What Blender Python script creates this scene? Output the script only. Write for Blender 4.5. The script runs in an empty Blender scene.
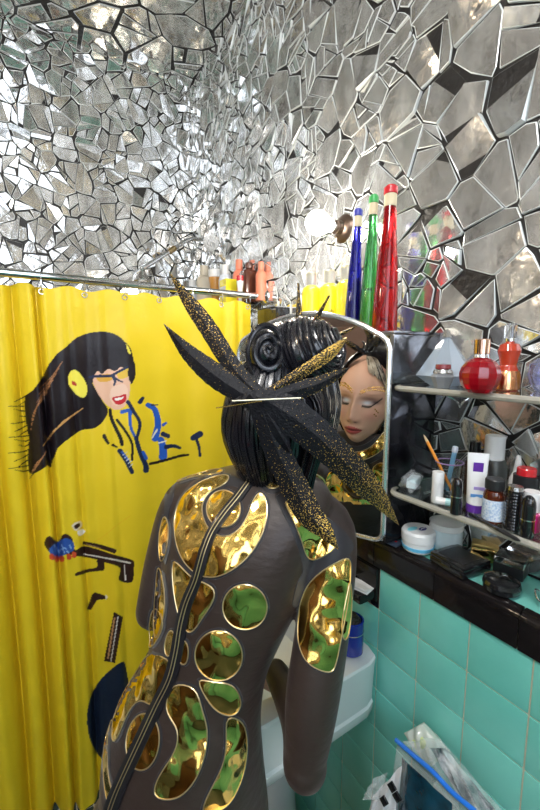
import bpy, bmesh, math, random
import numpy as np
from mathutils import Vector, Matrix, geometry
from mathutils.bvhtree import BVHTree
random.seed(7); rng = np.random.default_rng(7)
SC = bpy.context.scene
COL = SC.collection
V = Vector
R_ = math.radians
PI = math.pi

# ------------------------------------------------------------------ camera
FPX = 392.0
YAW = R_(32.6); PITCH = R_(7.3)
EYE = V((0, 0, 1.62))
CF = V((math.sin(YAW)*math.cos(PITCH), math.cos(YAW)*math.cos(PITCH), -math.sin(PITCH)))
CR = V((math.cos(YAW), -math.sin(YAW), 0)); CU = CR.cross(CF)
cam = bpy.data.cameras.new('camera'); co = bpy.data.objects.new('camera', cam); COL.objects.link(co)
cam.sensor_fit = 'HORIZONTAL'; cam.sensor_width = 24.0; cam.lens = 24.0*FPX/540.0
cam.clip_start = 0.01
M = Matrix((CR, CU, -CF)).transposed().to_4x4(); M.translation = EYE
co.matrix_world = M
SC.camera = co
def ray(u, v): return CF + CR*((u-270)/FPX) + CU*((405-v)/FPX)
def dep(u, v, D): return EYE + ray(u, v)*D
def onp(u, v, ax, val):
    d = ray(u, v); return EYE + d*((val-EYE[ax])/d[ax])
def proj(P):
    q = V(P)-EYE; d = q.dot(CF); return (270+FPX*q.dot(CR)/d, 405-FPX*q.dot(CU)/d)

# ------------------------------------------------------------------ materials
MATS = {}
def mat(name, col=(.8,.8,.8), rough=.5, metal=0., trans=0., ior=1.45, coat=0., sheen=0., emit=None, estr=0.,
        bump=0., bscale=40., var=0., vscale=8., alpha=1., spec=.5, attr=None, col2=None):
    if name in MATS: return MATS[name]
    m = bpy.data.materials.new(name); m.use_nodes = True; MATS[name] = m
    nt = m.node_tree; N = nt.nodes; L = nt.links
    b = N['Principled BSDF']
    b.inputs['Base Color'].default_value = (*col, 1); b.inputs['Roughness'].default_value = rough
    b.inputs['Metallic'].default_value = metal; b.inputs['Transmission Weight'].default_value = trans
    b.inputs['IOR'].default_value = ior; b.inputs['Coat Weight'].default_value = coat
    b.inputs['Sheen Weight'].default_value = sheen; b.inputs['Alpha'].default_value = alpha
    b.inputs['Specular IOR Level'].default_value = spec
    if coat: b.inputs['Coat Roughness'].default_value = .06
    if emit: b.inputs['Emission Color'].default_value = (*emit, 1); b.inputs['Emission Strength'].default_value = estr
    if bump or var:
        tc = N.new('ShaderNodeTexCoord')
    if var:
        n = N.new('ShaderNodeTexNoise'); n.inputs['Scale'].default_value = vscale; n.inputs['Detail'].default_value = 5
        L.new(tc.outputs['Object'], n.inputs['Vector'])
        mx = N.new('ShaderNodeMix'); mx.data_type = 'RGBA'
        c2 = col2 or tuple(max(0, c*(1-var)) for c in col)
        mx.inputs[6].default_value = (*col, 1); mx.inputs[7].default_value = (*c2, 1)
        rp = N.new('ShaderNodeValToRGB'); rp.color_ramp.elements[0].position = .38; rp.color_ramp.elements[1].position = .65
        L.new(n.outputs['Fac'], rp.inputs['Fac']); L.new(rp.outputs['Color'], mx.inputs[0]); L.new(mx.outputs[2], b.inputs['Base Color'])
    if bump:
        n2 = N.new('ShaderNodeTexNoise'); n2.inputs['Scale'].default_value = bscale; n2.inputs['Detail'].default_value = 3
        L.new(tc.outputs['Object'], n2.inputs['Vector'])
        bp = N.new('ShaderNodeBump'); bp.inputs['Strength'].default_value = bump; bp.inputs['Distance'].default_value = .01
        L.new(n2.outputs['Fac'], bp.inputs['Height']); L.new(bp.outputs['Normal'], b.inputs['Normal'])
    if attr:
        a = N.new('ShaderNodeAttribute'); a.attribute_name = attr
        L.new(a.outputs['Color'], b.inputs['Base Color'])
    return m

def glass(name, col=(1,1,1), rough=.02, ior=1.45):
    return mat(name, col, rough, trans=1., ior=ior)

M_black = mat('black gloss', (.012,.012,.014), .16, coat=.6)
M_blackm = mat('black satin', (.02,.02,.022), .4)
M_white = mat('white plastic', (.86,.87,.88), .3)
M_chrome = mat('chrome', (.82,.83,.85), .09, 1.)
M_silver = mat('dull silver', (.7,.7,.7), .25, 1.)
M_goldp = mat('gold metal', (1.,.66,.22), .16, 1.)
M_porc = mat('porcelain', (.80,.84,.86), .12, coat=.5)
M_clear = glass('clear glass')
M_acryl = glass('clear acrylic', (.93,.95,.9), .06)
M_frost = glass('frosted plastic', (.9,.92,.93), .35)
M_red = mat('red plastic', (.6,.02,.03), .25, coat=.4)

# ------------------------------------------------------------------ object helpers
def link(name, me, m, parent=None, smooth=True):
    o = bpy.data.objects.new(name, me); COL.objects.link(o)
    if m is not None and len(me.materials) == 0:
        for q in (m if isinstance(m, (list, tuple)) else [m]): me.materials.append(q)
    if smooth:
        me.shade_smooth()
        try: me.set_sharp_from_angle(angle=R_(26))
        except Exception: pass
    if parent is not None:
        o.parent = parent
    return o
def obj(name, bm, m, parent=None, smooth=True):
    me = bpy.data.meshes.new(name)
    bmesh.ops.recalc_face_normals(bm, faces=bm.faces[:])
    bm.to_mesh(me); bm.free()
    return link(name, me, m, parent, smooth)
def tag(o, label, cat, group=None):
    o['label'] = label; o['category'] = cat
    if group: o['group'] = group
    return o
def thing(name, label, cat, loc=(0,0,0), rot=(0,0,0), group=None, s=1.):
    o = bpy.data.objects.new(name, None); COL.objects.link(o)
    o.location = loc; o.rotation_euler = rot; o.scale = (s,s,s); o.empty_display_size = .03
    return tag(o, label, cat, group)
def struct(name, bm, m, parent=None, smooth=False):
    o = obj(name, bm, m, parent, smooth)
    if parent is None: o['kind'] = 'structure'
    return o
def add_box(bm, c, d, bev=0., rot=None, mi=0, seg=2):
    t = bmesh.new(); bmesh.ops.create_cube(t, size=1)
    bmesh.ops.scale(t, vec=d, verts=t.verts)
    if bev: bmesh.ops.bevel(t, geom=t.edges[:], offset=bev, segments=seg, profile=.7, affect='EDGES')
    if rot is not None: bmesh.ops.transform(t, matrix=rot.to_4x4() if not isinstance(rot, Matrix) or len(rot) == 3 else rot, verts=t.verts)
    bmesh.ops.translate(t, vec=V(c), verts=t.verts)
    for f in t.faces: f.material_index = mi
    me = bpy.data.meshes.new('t'); t.to_mesh(me); t.free(); bm.from_mesh(me); bpy.data.meshes.remove(me)
def box(c, d, bev=0., rot=None):
    bm = bmesh.new(); add_box(bm, c, d, bev, rot); return bm
def E3(x=0, y=0, z=0): return Matrix.Rotation(z,3,'Z') @ Matrix.Rotation(y,3,'Y') @ Matrix.Rotation(x,3,'X')
def lathe(prof, n=28, sq=None, facet=False, bm=None, c=(0,0,0), sx=1., sy=1.):
    """profile of (radius, height); sq squares the section (superellipse power)"""
    bm = bm or bmesh.new(); rings = []
    for r, z in prof:
        ring = []
        for i in range(n):
            a = 2*PI*i/n; ca, sa = math.cos(a), math.sin(a); k = 1.
            if sq: k = (abs(ca)**sq+abs(sa)**sq)**(-1./sq)
            ring.append(bm.verts.new((c[0]+r*k*ca*sx, c[1]+r*k*sa*sy, c[2]+z)))
        rings.append(ring)
    for A, B in zip(rings, rings[1:]):
        for i in range(n):
            j = (i+1) % n; bm.faces.new((A[i], A[j], B[j], B[i]))
    if prof[0][0] > 1e-5: bm.faces.new(rings[0][::-1])
    if prof[-1][0] > 1e-5: bm.faces.new(rings[-1])
    return bm
def frames(P):
    T = [(P[min(i+1,len(P)-1)]-P[max(i-1,0)]).normalized() for i in range(len(P))]
    up = V((0,0,1)) if abs(T[0].z) < .9 else V((1,0,0))
    n = (up - T[0]*up.dot(T[0])).normalized(); out = []
    for t in T:
        n = n - t*n.dot(t)
        n = n.normalized() if n.length > 1e-6 else t.orthogonal().normalized()
        out.append((t, n, t.cross(n)))
    return out
def catm(P, k=6, closed=False):
    P = [V(p) for p in P]; n = len(P); out = []
    rngi = range(n if closed else n-1)
    for i in rngi:
        if closed: a,b,c,d = P[(i-1)%n],P[i],P[(i+1)%n],P[(i+2)%n]
        else: a,b,c,d = P[max(i-1,0)],P[i],P[i+1],P[min(i+2,n-1)]
        for j in range(k):
            t = j/k
            out.append(.5*((2*b)+(c-a)*t+(2*a-5*b+4*c-d)*t*t+(3*b-a-3*c+d)*t**3))
    if not closed: out.append(P[-1])
    return out
def tube(P, r, n=8, bm=None, closed=False, mi=0, caps=True):
    bm = bm or bmesh.new(); P = [V(p) for p in P]
    F = frames(P)
    rs = r if isinstance(r, (list, tuple)) else [r]*len(P)
    rings = []
    for p, (t, a, b), rr in zip(P, F, rs):
        rings.append([bm.verts.new(p+(a*math.cos(2*PI*i/n)+b*math.sin(2*PI*i/n))*rr) for i in range(n)])
    pr = list(zip(rings, rings[1:]))
    if closed: pr.append((rings[-1], rings[0]))
    for A, B in pr:
        for i in range(n):
            j = (i+1) % n; f = bm.faces.new((A[i], A[j], B[j], B[i])); f.material_index = mi
    if caps and not closed:
        bm.faces.new(rings[0][::-1]).material_index = mi; bm.faces.new(rings[-1]).material_index = mi
    return bm
def ball(c, r, bm=None, seg=16, sc=(1,1,1), rot=None):
    bm = bm or bmesh.new(); t = bmesh.new()
    bmesh.ops.create_uvsphere(t, u_segments=seg, v_segments=max(6,seg//2+2), radius=r)
    bmesh.ops.scale(t, vec=sc, verts=t.verts)
    if rot is not None: bmesh.ops.transform(t, matrix=rot.to_4x4(), verts=t.verts)
    bmesh.ops.translate(t, vec=V(c), verts=t.verts)
    me = bpy.data.meshes.new('t'); t.to_mesh(me); t.free(); bm.from_mesh(me); bpy.data.meshes.remove(me)
    return bm
def text_part(name, s, size, m, parent, M4, ext=.0002):
    cu = bpy.data.curves.new(name, 'FONT'); cu.body = s; cu.size = size; cu.extrude = ext; cu.align_x = 'CENTER'; cu.align_y = 'CENTER'
    t = bpy.data.objects.new('tmp', cu); COL.objects.link(t)
    dg = bpy.context.evaluated_depsgraph_get(); me = bpy.data.meshes.new_from_object(t.evaluated_get(dg))
    bpy.data.objects.remove(t); bpy.data.curves.remove(cu)
    me.transform(M4); me.materials.clear()
    return link(name, me, m, parent, smooth=False)

#@@SETTING
# ------------------------------------------------------------------ the room
XR = .72; XW = .86; YB = 2.12; XL = -1.15; YF = -.85; ZC = 3.01; ZL = 1.17; TY0 = .62; TW = .115; TH = .11
def mirror_mat(name, base=(.90,.885,.86), rough=.045):
    m = mat(name, base, rough, .90)
    N = m.node_tree.nodes; L = m.node_tree.links; b = N['Principled BSDF']
    tc = N.new('ShaderNodeTexCoord')
    n = N.new('ShaderNodeTexNoise'); n.inputs['Scale'].default_value = 16; n.inputs['Detail'].default_value = 6; n.inputs['Roughness'].default_value = .7
    mp = N.new('ShaderNodeMapping'); mp.inputs['Scale'].default_value = (1, 1, .35); mp.inputs['Rotation'].default_value = (.5,.3,.2)
    L.new(tc.outputs['Object'], mp.inputs['Vector']); L.new(mp.outputs['Vector'], n.inputs['Vector'])
    rp = N.new('ShaderNodeValToRGB'); e = rp.color_ramp.elements
    e[0].position = .34; e[0].color = (.60,.58,.56,1); e[1].position = .64; e[1].color = (*[min(1,c*1.15) for c in base],1)
    L.new(n.outputs['Fac'], rp.inputs['Fac']); L.new(rp.outputs['Color'], b.inputs['Base Color'])
    r2 = N.new('ShaderNodeMapRange'); r2.inputs[1].default_value = .35; r2.inputs[2].default_value = .7; r2.inputs[3].default_value = rough; r2.inputs[4].default_value = rough+.12
    L.new(n.outputs['Fac'], r2.inputs[0]); L.new(r2.outputs[0], b.inputs['Roughness'])
    bp = N.new('ShaderNodeBump'); bp.inputs['Strength'].default_value = .25; bp.inputs['Distance'].default_value = .004
    n3 = N.new('ShaderNodeTexNoise'); n3.inputs['Scale'].default_value = 30; L.new(tc.outputs['Object'], n3.inputs['Vector'])
    L.new(n3.outputs['Fac'], bp.inputs['Height']); L.new(bp.outputs['Normal'], b.inputs['Normal'])
    return m
M_shard = mirror_mat('mirror shard')
M_edge = mat('broken glass edge', (.80,.84,.84), .25, .2)
M_grout = mat('black mastic', (.012,.011,.011), .45, bump=.5, bscale=60)

def clip(poly, p, n):
    """keep the side where (q-p).n <= 0"""
    out = []
    for i in range(len(poly)):
        a = poly[i]; b = poly[(i+1) % len(poly)]
        da = (a[0]-p[0])*n[0]+(a[1]-p[1])*n[1]; db = (b[0]-p[0])*n[0]+(b[1]-p[1])*n[1]
        if da <= 0: out.append(a)
        if (da < 0 < db) or (db < 0 < da):
            t = da/(da-db); out.append((a[0]+(b[0]-a[0])*t, a[1]+(b[1]-a[1])*t))
    return out
def area(p): return abs(sum(p[i][0]*p[(i+1)%len(p)][1]-p[(i+1)%len(p)][0]*p[i][1] for i in range(len(p))))/2
def shatter(w, h, cell, splits=(1,2), stretch=0., minsplit=.0009, cellfn=None):
    """Voronoi of jittered seeds, cells then cracked by chords into sharp shards"""
    nx = max(2, int(w/cell)); ny = max(2, int(h/cell)); S = {}
    rnd = random.Random(int(w*1000+h*77))
    for i in range(-1, nx+1):
        for j in range(-1, ny+1):
            S[i,j] = ((i+.5+rnd.uniform(-.48,.48))*w/nx, (j+.5+rnd.uniform(-.48,.48))*h/ny)
    out = []
    for (i,j), s in S.items():
        poly = [(0,0),(w,0),(w,h),(0,h)]
        for a in range(-3,4):
            for b in range(-3,4):
                if (a or b) and (i+a,j+b) in S:
                    q = S[i+a,j+b]; n = (q[0]-s[0], q[1]-s[1])
                    poly = clip(poly, ((q[0]+s[0])/2,(q[1]+s[1])/2), n)
                    if not poly: break
            if not poly: break
        if not poly or area(poly) < 1e-5: continue
        todo = [poly]
        for k in range(rnd.randint(*splits)):
            nxt = []
            for pl in todo:
                A = area(pl)
                if A < minsplit or (cellfn and rnd.random() < cellfn(pl[0][0], pl[0][1])): nxt.append(pl); continue
                cx = sum(p[0] for p in pl)/len(pl); cy = sum(p[1] for p in pl)/len(pl)
                cx += rnd.uniform(-.25,.25)*A**.5; cy += rnd.uniform(-.25,.25)*A**.5
                an = rnd.uniform(0, PI); n = (math.cos(an), math.sin(an))
                for sg in (1,-1):
                    q = clip(pl, (cx,cy), (n[0]*sg, n[1]*sg))
                    if len(q) > 2 and area(q) > 1e-5: nxt.append(q)
            todo = nxt
        out += todo
    return out, rnd
def mosaic(bm, O, U, W, w, h, cell, gap=(.0012,.004), tilt=3.2, holes=(), **kw):
    """shards on the plane O+U*x+W*y; faces outward along N=U x W; material 0 grout, 1 mirror, 2 edge"""
    N = U.cross(W)
    q = [bm.verts.new(O+U*a+W*b) for a,b in ((0,0),(w,0),(w,h),(0,h))]; bm.faces.new(q).material_index = 0
    cells, rnd = shatter(w, h, cell, **kw)
    for pl in cells:
        cx = sum(p[0] for p in pl)/len(pl); cy = sum(p[1] for p in pl)/len(pl)
        if any(x0<cx<x1 and y0<cy<y1 for x0,x1,y0,y1 in holes): continue
        g = rnd.uniform(*gap)
        # drop near-duplicate corners, jitter each, shrink towards the centre
        pts = []
        for p in pl:
            if not pts or math.hypot(p[0]-pts[-1][0], p[1]-pts[-1][1]) > .006: pts.append(p)
        if len(pts) > 2 and math.hypot(pts[0][0]-pts[-1][0], pts[0][1]-pts[-1][1]) < .006: pts.pop()
        if len(pts) < 3: continue
        def shrink(ps, d):
            res = []
            for x, y in ps:
                L_ = math.hypot(x-cx, y-cy); k = max(.25, 1-d/max(L_,1e-4)); res.append((cx+(x-cx)*k, cy+(y-cy)*k))
            return res
        outer = []
        for (x, y) in pts:
            L_ = math.hypot(x-cx, y-cy); d = g + (rnd.uniform(.0,.0022) if rnd.random() < .6 else rnd.uniform(.003,.011)); k = max(.3, 1-d/max(L_,1e-4))
            outer.append((cx+(x-cx)*k, cy+(y-cy)*k))
        inner = shrink(outer, .0021)
        an = rnd.uniform(0, 2*PI); tl = math.tan(R_(abs(rnd.gauss(0, tilt)))); tx, ty = tl*math.cos(an), tl*math.sin(an)
        z0 = rnd.uniform(.003,.0055)
        def P(p, dz): return O+U*p[0]+W*p[1]+N*(dz+max(-.0025,min(.004,(p[0]-cx)*tx+(p[1]-cy)*ty)))
        a = [bm.verts.new(O+U*p[0]+W*p[1]+N*.0001) for p in outer]
        b = [bm.verts.new(P(p, z0-.0007)) for p in outer]
        c = [bm.verts.new(O+U*p[0]+W*p[1]+N*(z0+(p[0]-cx)*tx+(p[1]-cy)*ty)) for p in inner]
        n = len(a)
        for i in range(n):
            j = (i+1) % n
            bm.faces.new((a[i],a[j],b[j],b[i])).material_index = 2
            bm.faces.new((b[i],b[j],c[j],c[i])).material_index = 2
        bm.faces.new(c).material_index = 1
MM = [M_grout, M_shard, M_edge]
def flat_obj(name, bm, mats, parent=None):
    me = bpy.data.meshes.new(name); bm.to_mesh(me); bm.free()
    o = link(name, me, mats, parent, smooth=False)
    if parent is None: o['kind'] = 'structure'
    return o
# right wall, upper mirror mosaic (faces -x)
bm = bmesh.new()
mosaic(bm, V((XW, YB, ZL)), V((0,-1,0)), V((0,0,1)), YB-YF, ZC-ZL, .090, gap=(.0004,.0014), splits=(1,3), tilt=5.5,
       cellfn=lambda x,y: .55 if (x > 1.1 and y > .1) else .15)
add_box(bm, (XW+.06, (YB+YF)/2, ZC/2), (.10, YB-YF, ZC), mi=0)
flat_obj('wall_right', bm, MM)
# back wall (faces -y)
bm = bmesh.new()
mosaic(bm, V((XL, YB, 0)), V((1,0,0)), V((0,0,1)), XW-XL, ZC, .080, gap=(.0004,.0012), splits=(1,2), tilt=5)
add_box(bm, ((XL+XW)/2, YB+.06, ZC/2), (XW-XL, .1, ZC), mi=0)
flat_obj('wall_back', bm, MM)
# ceiling (faces down) mirror mosaic with big sheets
bm = bmesh.new()
LX0, LX1, LY0, LY1 = -.75, -.25, .35, .85      # recess for an added ceiling light, unused
mosaic(bm, V((XL, YF, ZC)), V((0,1,0)), V((1,0,0)), YB-YF, XW-XL, .17, gap=(.003,.010), splits=(0,2), tilt=1.5)
add_box(bm, ((XL+XW)/2, (YB+YF)/2, ZC+.06), (XW-XL, YB-YF, .1), mi=0)
flat_obj('ceiling', bm, MM)

def tile_mat(name, c, c2, rough=.16, coat=.15):
    return mat(name, c, rough, coat=coat, var=.3, vscale=5, col2=c2, bump=.08, bscale=14)
M_teal = tile_mat('turquoise glazed tile', (.17,.60,.52), (.23,.67,.59))
M_btile = tile_mat('black glazed tile', (.010,.009,.010), (.012,.009,.009), .08, 0)
M_btile.node_tree.nodes['Principled BSDF'].inputs['Specular IOR Level'].default_value = .4
M_gr2 = mat('cream grout', (.62,.58,.44), .8, bump=.3, bscale=200)
def tiles(bm, O, U, W, cols, rows, w, h, skip=None, g=.0032, th=.008, inset=.0):
    N = U.cross(W)
    for i in range(cols):
        for j in range(rows):
            if skip and skip(i,j): continue
            c = O+U*((i+.5)*w)+W*((j+.5)*h)+N*(th/2-.001+random.uniform(-.0003,.0003))
            rot = Matrix((U,W,N)).transposed() @ E3(random.uniform(-.004,.004), random.uniform(-.004,.004), 0)
            add_box(bm, c, (w-g, h-g, th), .0022, rot)
# lower right wall: solid half wall with ledge, tiles facing -x
hw = struct('wall_right_lower', box(((XR+.0022+XW)/2, (YB+YF)/2, (ZL-.012)/2), (XW-XR-.0022, YB-YF, ZL-.012)), M_gr2)
x0 = TY0+TW*6
bm = bmesh.new()
tiles(bm, V((XR+.0065, x0, 1.096-TH*10)), V((0,-1,0)), V((0,0,1)), 19, 10, TW, TH, skip=lambda i,j: j == 9 and i in (2,3,4,5))
obj('tile_panel', bm, M_teal, hw)
bm = bmesh.new()
tiles(bm, V((XR+.0065, x0, 1.096-TH*10)), V((0,-1,0)), V((0,0,1)), 19, 10, TW, TH, skip=lambda i,j: not (j == 9 and i in (2,3,4,5)))
obj('black_tile_inset', bm, M_btile, hw)
# bullnose: black capping tiles with rounded nose
bm = bmesh.new()
BW = .168; yy = x0
while yy > YF+.1:
    y1 = yy-.0025; y0 = max(YF+.01, yy-BW)
    prof = [(XR-.006,1.099)]
    for k in range(7):
        a = k/6*PI/2; prof.append((XR-.006+.018*(1-math.cos(a)), 1.154+.018*math.sin(a)))
    prof += [(XR+.016,1.172),(XR+.016,1.150),(XR+.001,1.150),(XR+.001,1.099)]
    A = [bm.verts.new((x,y1,z)) for x,z in prof]; B = [bm.verts.new((x,y0,z)) for x,z in prof]
    for i in range(len(A)):
        j = (i+1)%len(A); bm.faces.new((A[i],A[j],B[j],B[i]))
    bm.faces.new(A); bm.faces.new(B[::-1])
    yy -= BW
obj('bullnose_trim', bm, M_btile, hw)
bm = bmesh.new()
tiles(bm, V((XR+.018, YF, ZL-.009)), V((1,0,0)), V((0,1,0)), 1, 19, .122, .152)
obj('ledge_tiles', bm, M_teal, hw)
# left and front walls behind the photographer: tile below, mirror mosaic above; a window on the left
bm = bmesh.new()
WY0, WY1, WZ0, WZ1 = -.80, .30, 1.45, 2.75   # x range of the window in the front wall, then z range
mosaic(bm, V((XL, YF, 0)), V((0,1,0)), V((0,0,1)), YB-YF, ZC, .105, gap=(.001,.002), splits=(0,2), tilt=6)
add_box(bm, (XL-.06,(YF+YB)/2,ZC/2), (.1,YB-YF,ZC), mi=0)
wl = flat_obj('wall_left', bm, MM)
bm = bmesh.new(); tiles(bm, V((XL, YF, 1.17-TH*10)), V((0,1,0)), V((0,0,1)), 25, 10, TW, TH, skip=lambda i,j: i > 3); obj('tile_panel', bm, M_teal, wl)
# unseen door added on the left wall to vary the reflections
dr = struct('added_door_1', box((XL+.012, .40, 1.0), (.022, .74, 2.0), .003), mat('dark brown door', (.07,.035,.02), .3, coat=.3, var=.5, vscale=6))
for z in (.55,1.45): obj('panel', box((XL+.027, .40, z), (.012, .52, .70), .005), mat('brown door panel', (.10,.05,.03), .3), dr)
obj('handle', ball((XL+.06,.68,1.0), .028), M_goldp, dr)
bm = bmesh.new()
mosaic(bm, V((XW, YF, ZL)), V((-1,0,0)), V((0,0,1)), XW-XL, ZC-ZL, .13, gap=(.002,.004), splits=(0,1), tilt=3, holes=[(XW-WY1-.06,XW-WY0+.06,WZ0-ZL-.06,WZ1-ZL+.06)])
bm.faces.ensure_lookup_table(); bmesh.ops.delete(bm, geom=[bm.faces[0]], context='FACES_ONLY')
for (a,b,c,d) in ((XL,WY0,0,ZC),(WY1,XW,0,ZC),(WY0,WY1,0,WZ0),(WY0,WY1,WZ1,ZC)):
    add_box(bm, ((a+b)/2,YF-.05,(c+d)/2), (b-a,.1,d-c), mi=0)
wf = flat_obj('wall_front', bm, MM)
bm = bmesh.new(); tiles(bm, V((XW, YF, 1.17-TH*10)), V((-1,0,0)), V((0,0,1)), 17, 10, TW, TH); obj('tile_panel', bm, M_teal, wf)
fl = struct('floor', box(((XL+XW)/2, (YB+YF)/2, -.03), (XW-XL+.2, YB-YF+.2, .06)), M_gr2)
bm = bmesh.new(); tiles(bm, V((XL, YF, 0)), V((1,0,0)), V((0,1,0)), 38, 56, .053, .053, g=.003, th=.004); obj('floor_tiles', bm, mat('dark floor tile', (.03,.05,.05), .25), fl)
# window
wn = bmesh.new()
for (a,b,c,d) in ((WY0,WY1,WZ0,WZ0+.05),(WY0,WY1,WZ1-.05,WZ1),(WY0,WY0+.05,WZ0,WZ1),(WY1-.05,WY1,WZ0,WZ1),(WY0,WY1,2.02,2.07)):
    add_box(wn, ((a+b)/2,YF-.05,(c+d)/2), (b-a,.07,d-c), .004)
wn = struct('window_1', wn, mat('painted window frame', (.75,.75,.72), .4))
obj('pane', box(((WY0+WY1)/2,YF-.06,(WZ0+WZ1)/2), (WY1-WY0-.08,.004,WZ1-WZ0-.08)), M_clear, wn)
#@@END
#@@FIXTURES
# ------------------------------------------------------------------ shower curtain, rod, shower arm
YR = 1.382; ROZ = 1.852
t = thing('curtain_rod', 'long chrome shower curtain rod crossing above the yellow curtain', 'curtain rod', (XW, YR, ROZ))
b = tube([(XL-XW+.002,0,0),(-.002,0,0)], .0125, 16); obj('tube', b, M_chrome, t)
for x in (-.006, XL-XW+.006):
    b = lathe([(.034,-.005),(.034,.002),(.024,.010),(.016,.016)], 24)
    s = -1 if x > -.1 else 1
    bmesh.ops.rotate(b, cent=(0,0,0), matrix=Matrix.Rotation(PI/2*s,3,'Y'), verts=b.verts); bmesh.ops.translate(b, vec=(x,0,0), verts=b.verts)
    obj('flange', b, M_chrome, t)

# curtain: pleated sheet; the printed artwork is dye in the cloth, as a colour attribute
Y_ = (.80,.60,.022)
def fold(x, z):
    """depth of the pleats at x (metres along the rod) and height z"""
    d = np.clip((ROZ-.03-z)/1.2, 0, 1)
    left = 1/(1+np.exp((x-.22)/.05))
    s1 = np.sin(x*31+1.9+.4*np.sin(2.2*z)); s2 = np.sin(x*71+.5)
    y = .022*np.sign(s1)*np.abs(s1)**.8*(.30+.70*d)*left
    y += .010*s2*left*(.6+.4*d)
    y += (.007+.010*d)*np.sin(x*17+.4*np.sin(3*z))*(1-left)
    y += .004*np.sin(x*47+1.3*z)*(1-left)*(1-.5*d)
    y += .010*np.exp(-((x-.68)/.02)**2)+.012*np.exp(-((x-.74)/.014)**2) - .010*np.exp(-((x-.44)/.05)**2)*d
    for x0, w_, a_, lo in ((.066,.010,.060,.75),(.003,.012,.050,.6),(.145,.012,.036,.15),(.255,.016,.014,.1),(-.07,.012,.05,.6)):
        y += a_*np.exp(-np.abs((x-x0-.006*np.sin(2.5*z))/w_)**1.6)*(lo+(1-lo)*d)
    y += .0012*np.sin(31*z+9*x)*np.sin(23*x-11*z)
    return y
def smooth_poly(pts, k=4): return [(p.x, p.y) for p in catm([(a,b,0) for a,b in pts], k, True)]
def pip(px, py, poly):
    inside = np.zeros(px.shape, bool); n = len(poly)
    for i in range(n):
        x1,y1 = poly[i]; x2,y2 = poly[(i+1)%n]
        if y1 == y2: continue
        c = ((y1 > py) != (y2 > py)) & (px < (x2-x1)*(py-y1)/(y2-y1)+x1)
        inside ^= c
    return inside
def seg_mask(px, py, pts, w0, w1=None):
    w1 = w0 if w1 is None else w1; m = np.zeros(px.shape, bool); n = len(pts)-1
    for i in range(n):
        (x1,y1),(x2,y2) = pts[i], pts[i+1]; dx,dy = x2-x1,y2-y1; L2 = dx*dx+dy*dy+1e-9
        tt = np.clip(((px-x1)*dx+(py-y1)*dy)/L2, 0, 1); d = np.hypot(px-(x1+tt*dx), py-(y1+tt*dy))
        w = w0+(w1-w0)*((i+tt)/n); m |= d < w
    return m
K = (.012,.008,.012); NAVY = (.01,.02,.07); BLUE = (.02,.10,.50); SK = (.80,.50,.36); BRN = (.035,.015,.012)
PRINT = []      # painted in order: (kind, colour, points, widths), in the print's own flat picture coordinates
def P_(c, pts, sm=True): PRINT.append(('p', c, smooth_poly(pts) if sm else pts, 0, 0))
def S_(c, pts, w0, w1=None): PRINT.append(('s', c, [(p.x,p.y) for p in catm([(a,b,0) for a,b in pts], 5)], w0, w1))
# long wind-blown hair
P_(K, [(66,347),(78,337),(95,332),(112,333),(124,341),(131,354),(134,372),(131,384),(118,368),(106,366),(92,372),(91,380),(102,400),(108,410),(104,420),(95,428),(82,430),(70,438),(58,448),(54,458),(44,468),(31,474),(28,462),(29,440),(26,420),(25,398),(33,390),(42,378),(48,366),(57,354)])
for k in range(16):
    y0 = 392+k*5.0; S_(K, [(50,y0-8),(36,y0-2+3*math.sin(k)),(26,y0+4),(14+6*math.sin(k*2.1),y0+6+4*math.cos(k))], 1.3, .25)
for k in range(9):
    S_(K, [(60,440),(52,450+k),(42+k,462+k*.6),(30+k*2.2,478-k*2.5)], 1.3, .3)
for k in range(10): S_((.55,.30,.10), [(56+3*k,428-k*2.2),(50+2*k,436-k*2),(43+2*k,446-k*2.6)], .5, .3)
for k in range(7): S_((.35,.16,.07), [(62-k*3,362+k*6),(52-k*3,376+k*6),(40-k*1.5,388+k*7)], .5, .25)
for k in range(6): S_((.42,.20,.09), [(46-k*2,452+k*3),(42-k*1.5,458+k*2.4),(36-k,463+k*2)], .6, .3)
# face
P_(SK, [(91,374),(93,366),(104,362),(118,362),(127,366),(130,376),(130,390),(128,400),(124,407),(116,410),(108,406),(101,398),(95,388)])
P_((.86,.60,.48), [(112,388),(124,384),(128,392),(124,402),(116,406),(110,398)])
P_(K, [(88,356),(104,346),(124,350),(131,366),(128,374),(122,367),(115,371),(108,369),(102,374),(98,371),(94,376),(91,388),(87,372)])
P_((.70,.38,.05), [(97,376),(110,374),(112,380),(100,382)])
P_((.75,.50,.05), [(118,372),(129,368),(129,376),(119,379)])
S_(NAVY, [(90,377),(100,376),(110,376),(118,372),(128,367)], 1.4, 1.2)
S_(NAVY, [(113,376),(115,381),(114,385)], 1.8, .8); S_(NAVY, [(114,377),(118,380),(123,382)], 1.2, .6)
P_((.55,.01,.02), [(112,398),(119,396),(126,394),(126,400),(122,404),(116,404)])
P_((.92,.9,.88), [(115,398.5),(121,397.3),(124,396.8),(121,399.6),(116,400.4)])
# ear defenders
S_(K, [(79,370),(86,352),(100,341),(117,340),(128,348),(132,362)], 2.0, 2.0)
P_((.90,.80,.10), [(70,372),(76,370),(82,376),(87,386),(86,396),(80,397),(73,391),(68,382)])
P_((.5,.05,.03), [(72,381),(76,383),(76,386),(72,384)])
P_(K, [(130,360),(135,364),(135,378),(130,382),(128,372)])
P_((.80,.7,.08), [(126,344),(129,348),(131,354),(128,352)])
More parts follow.
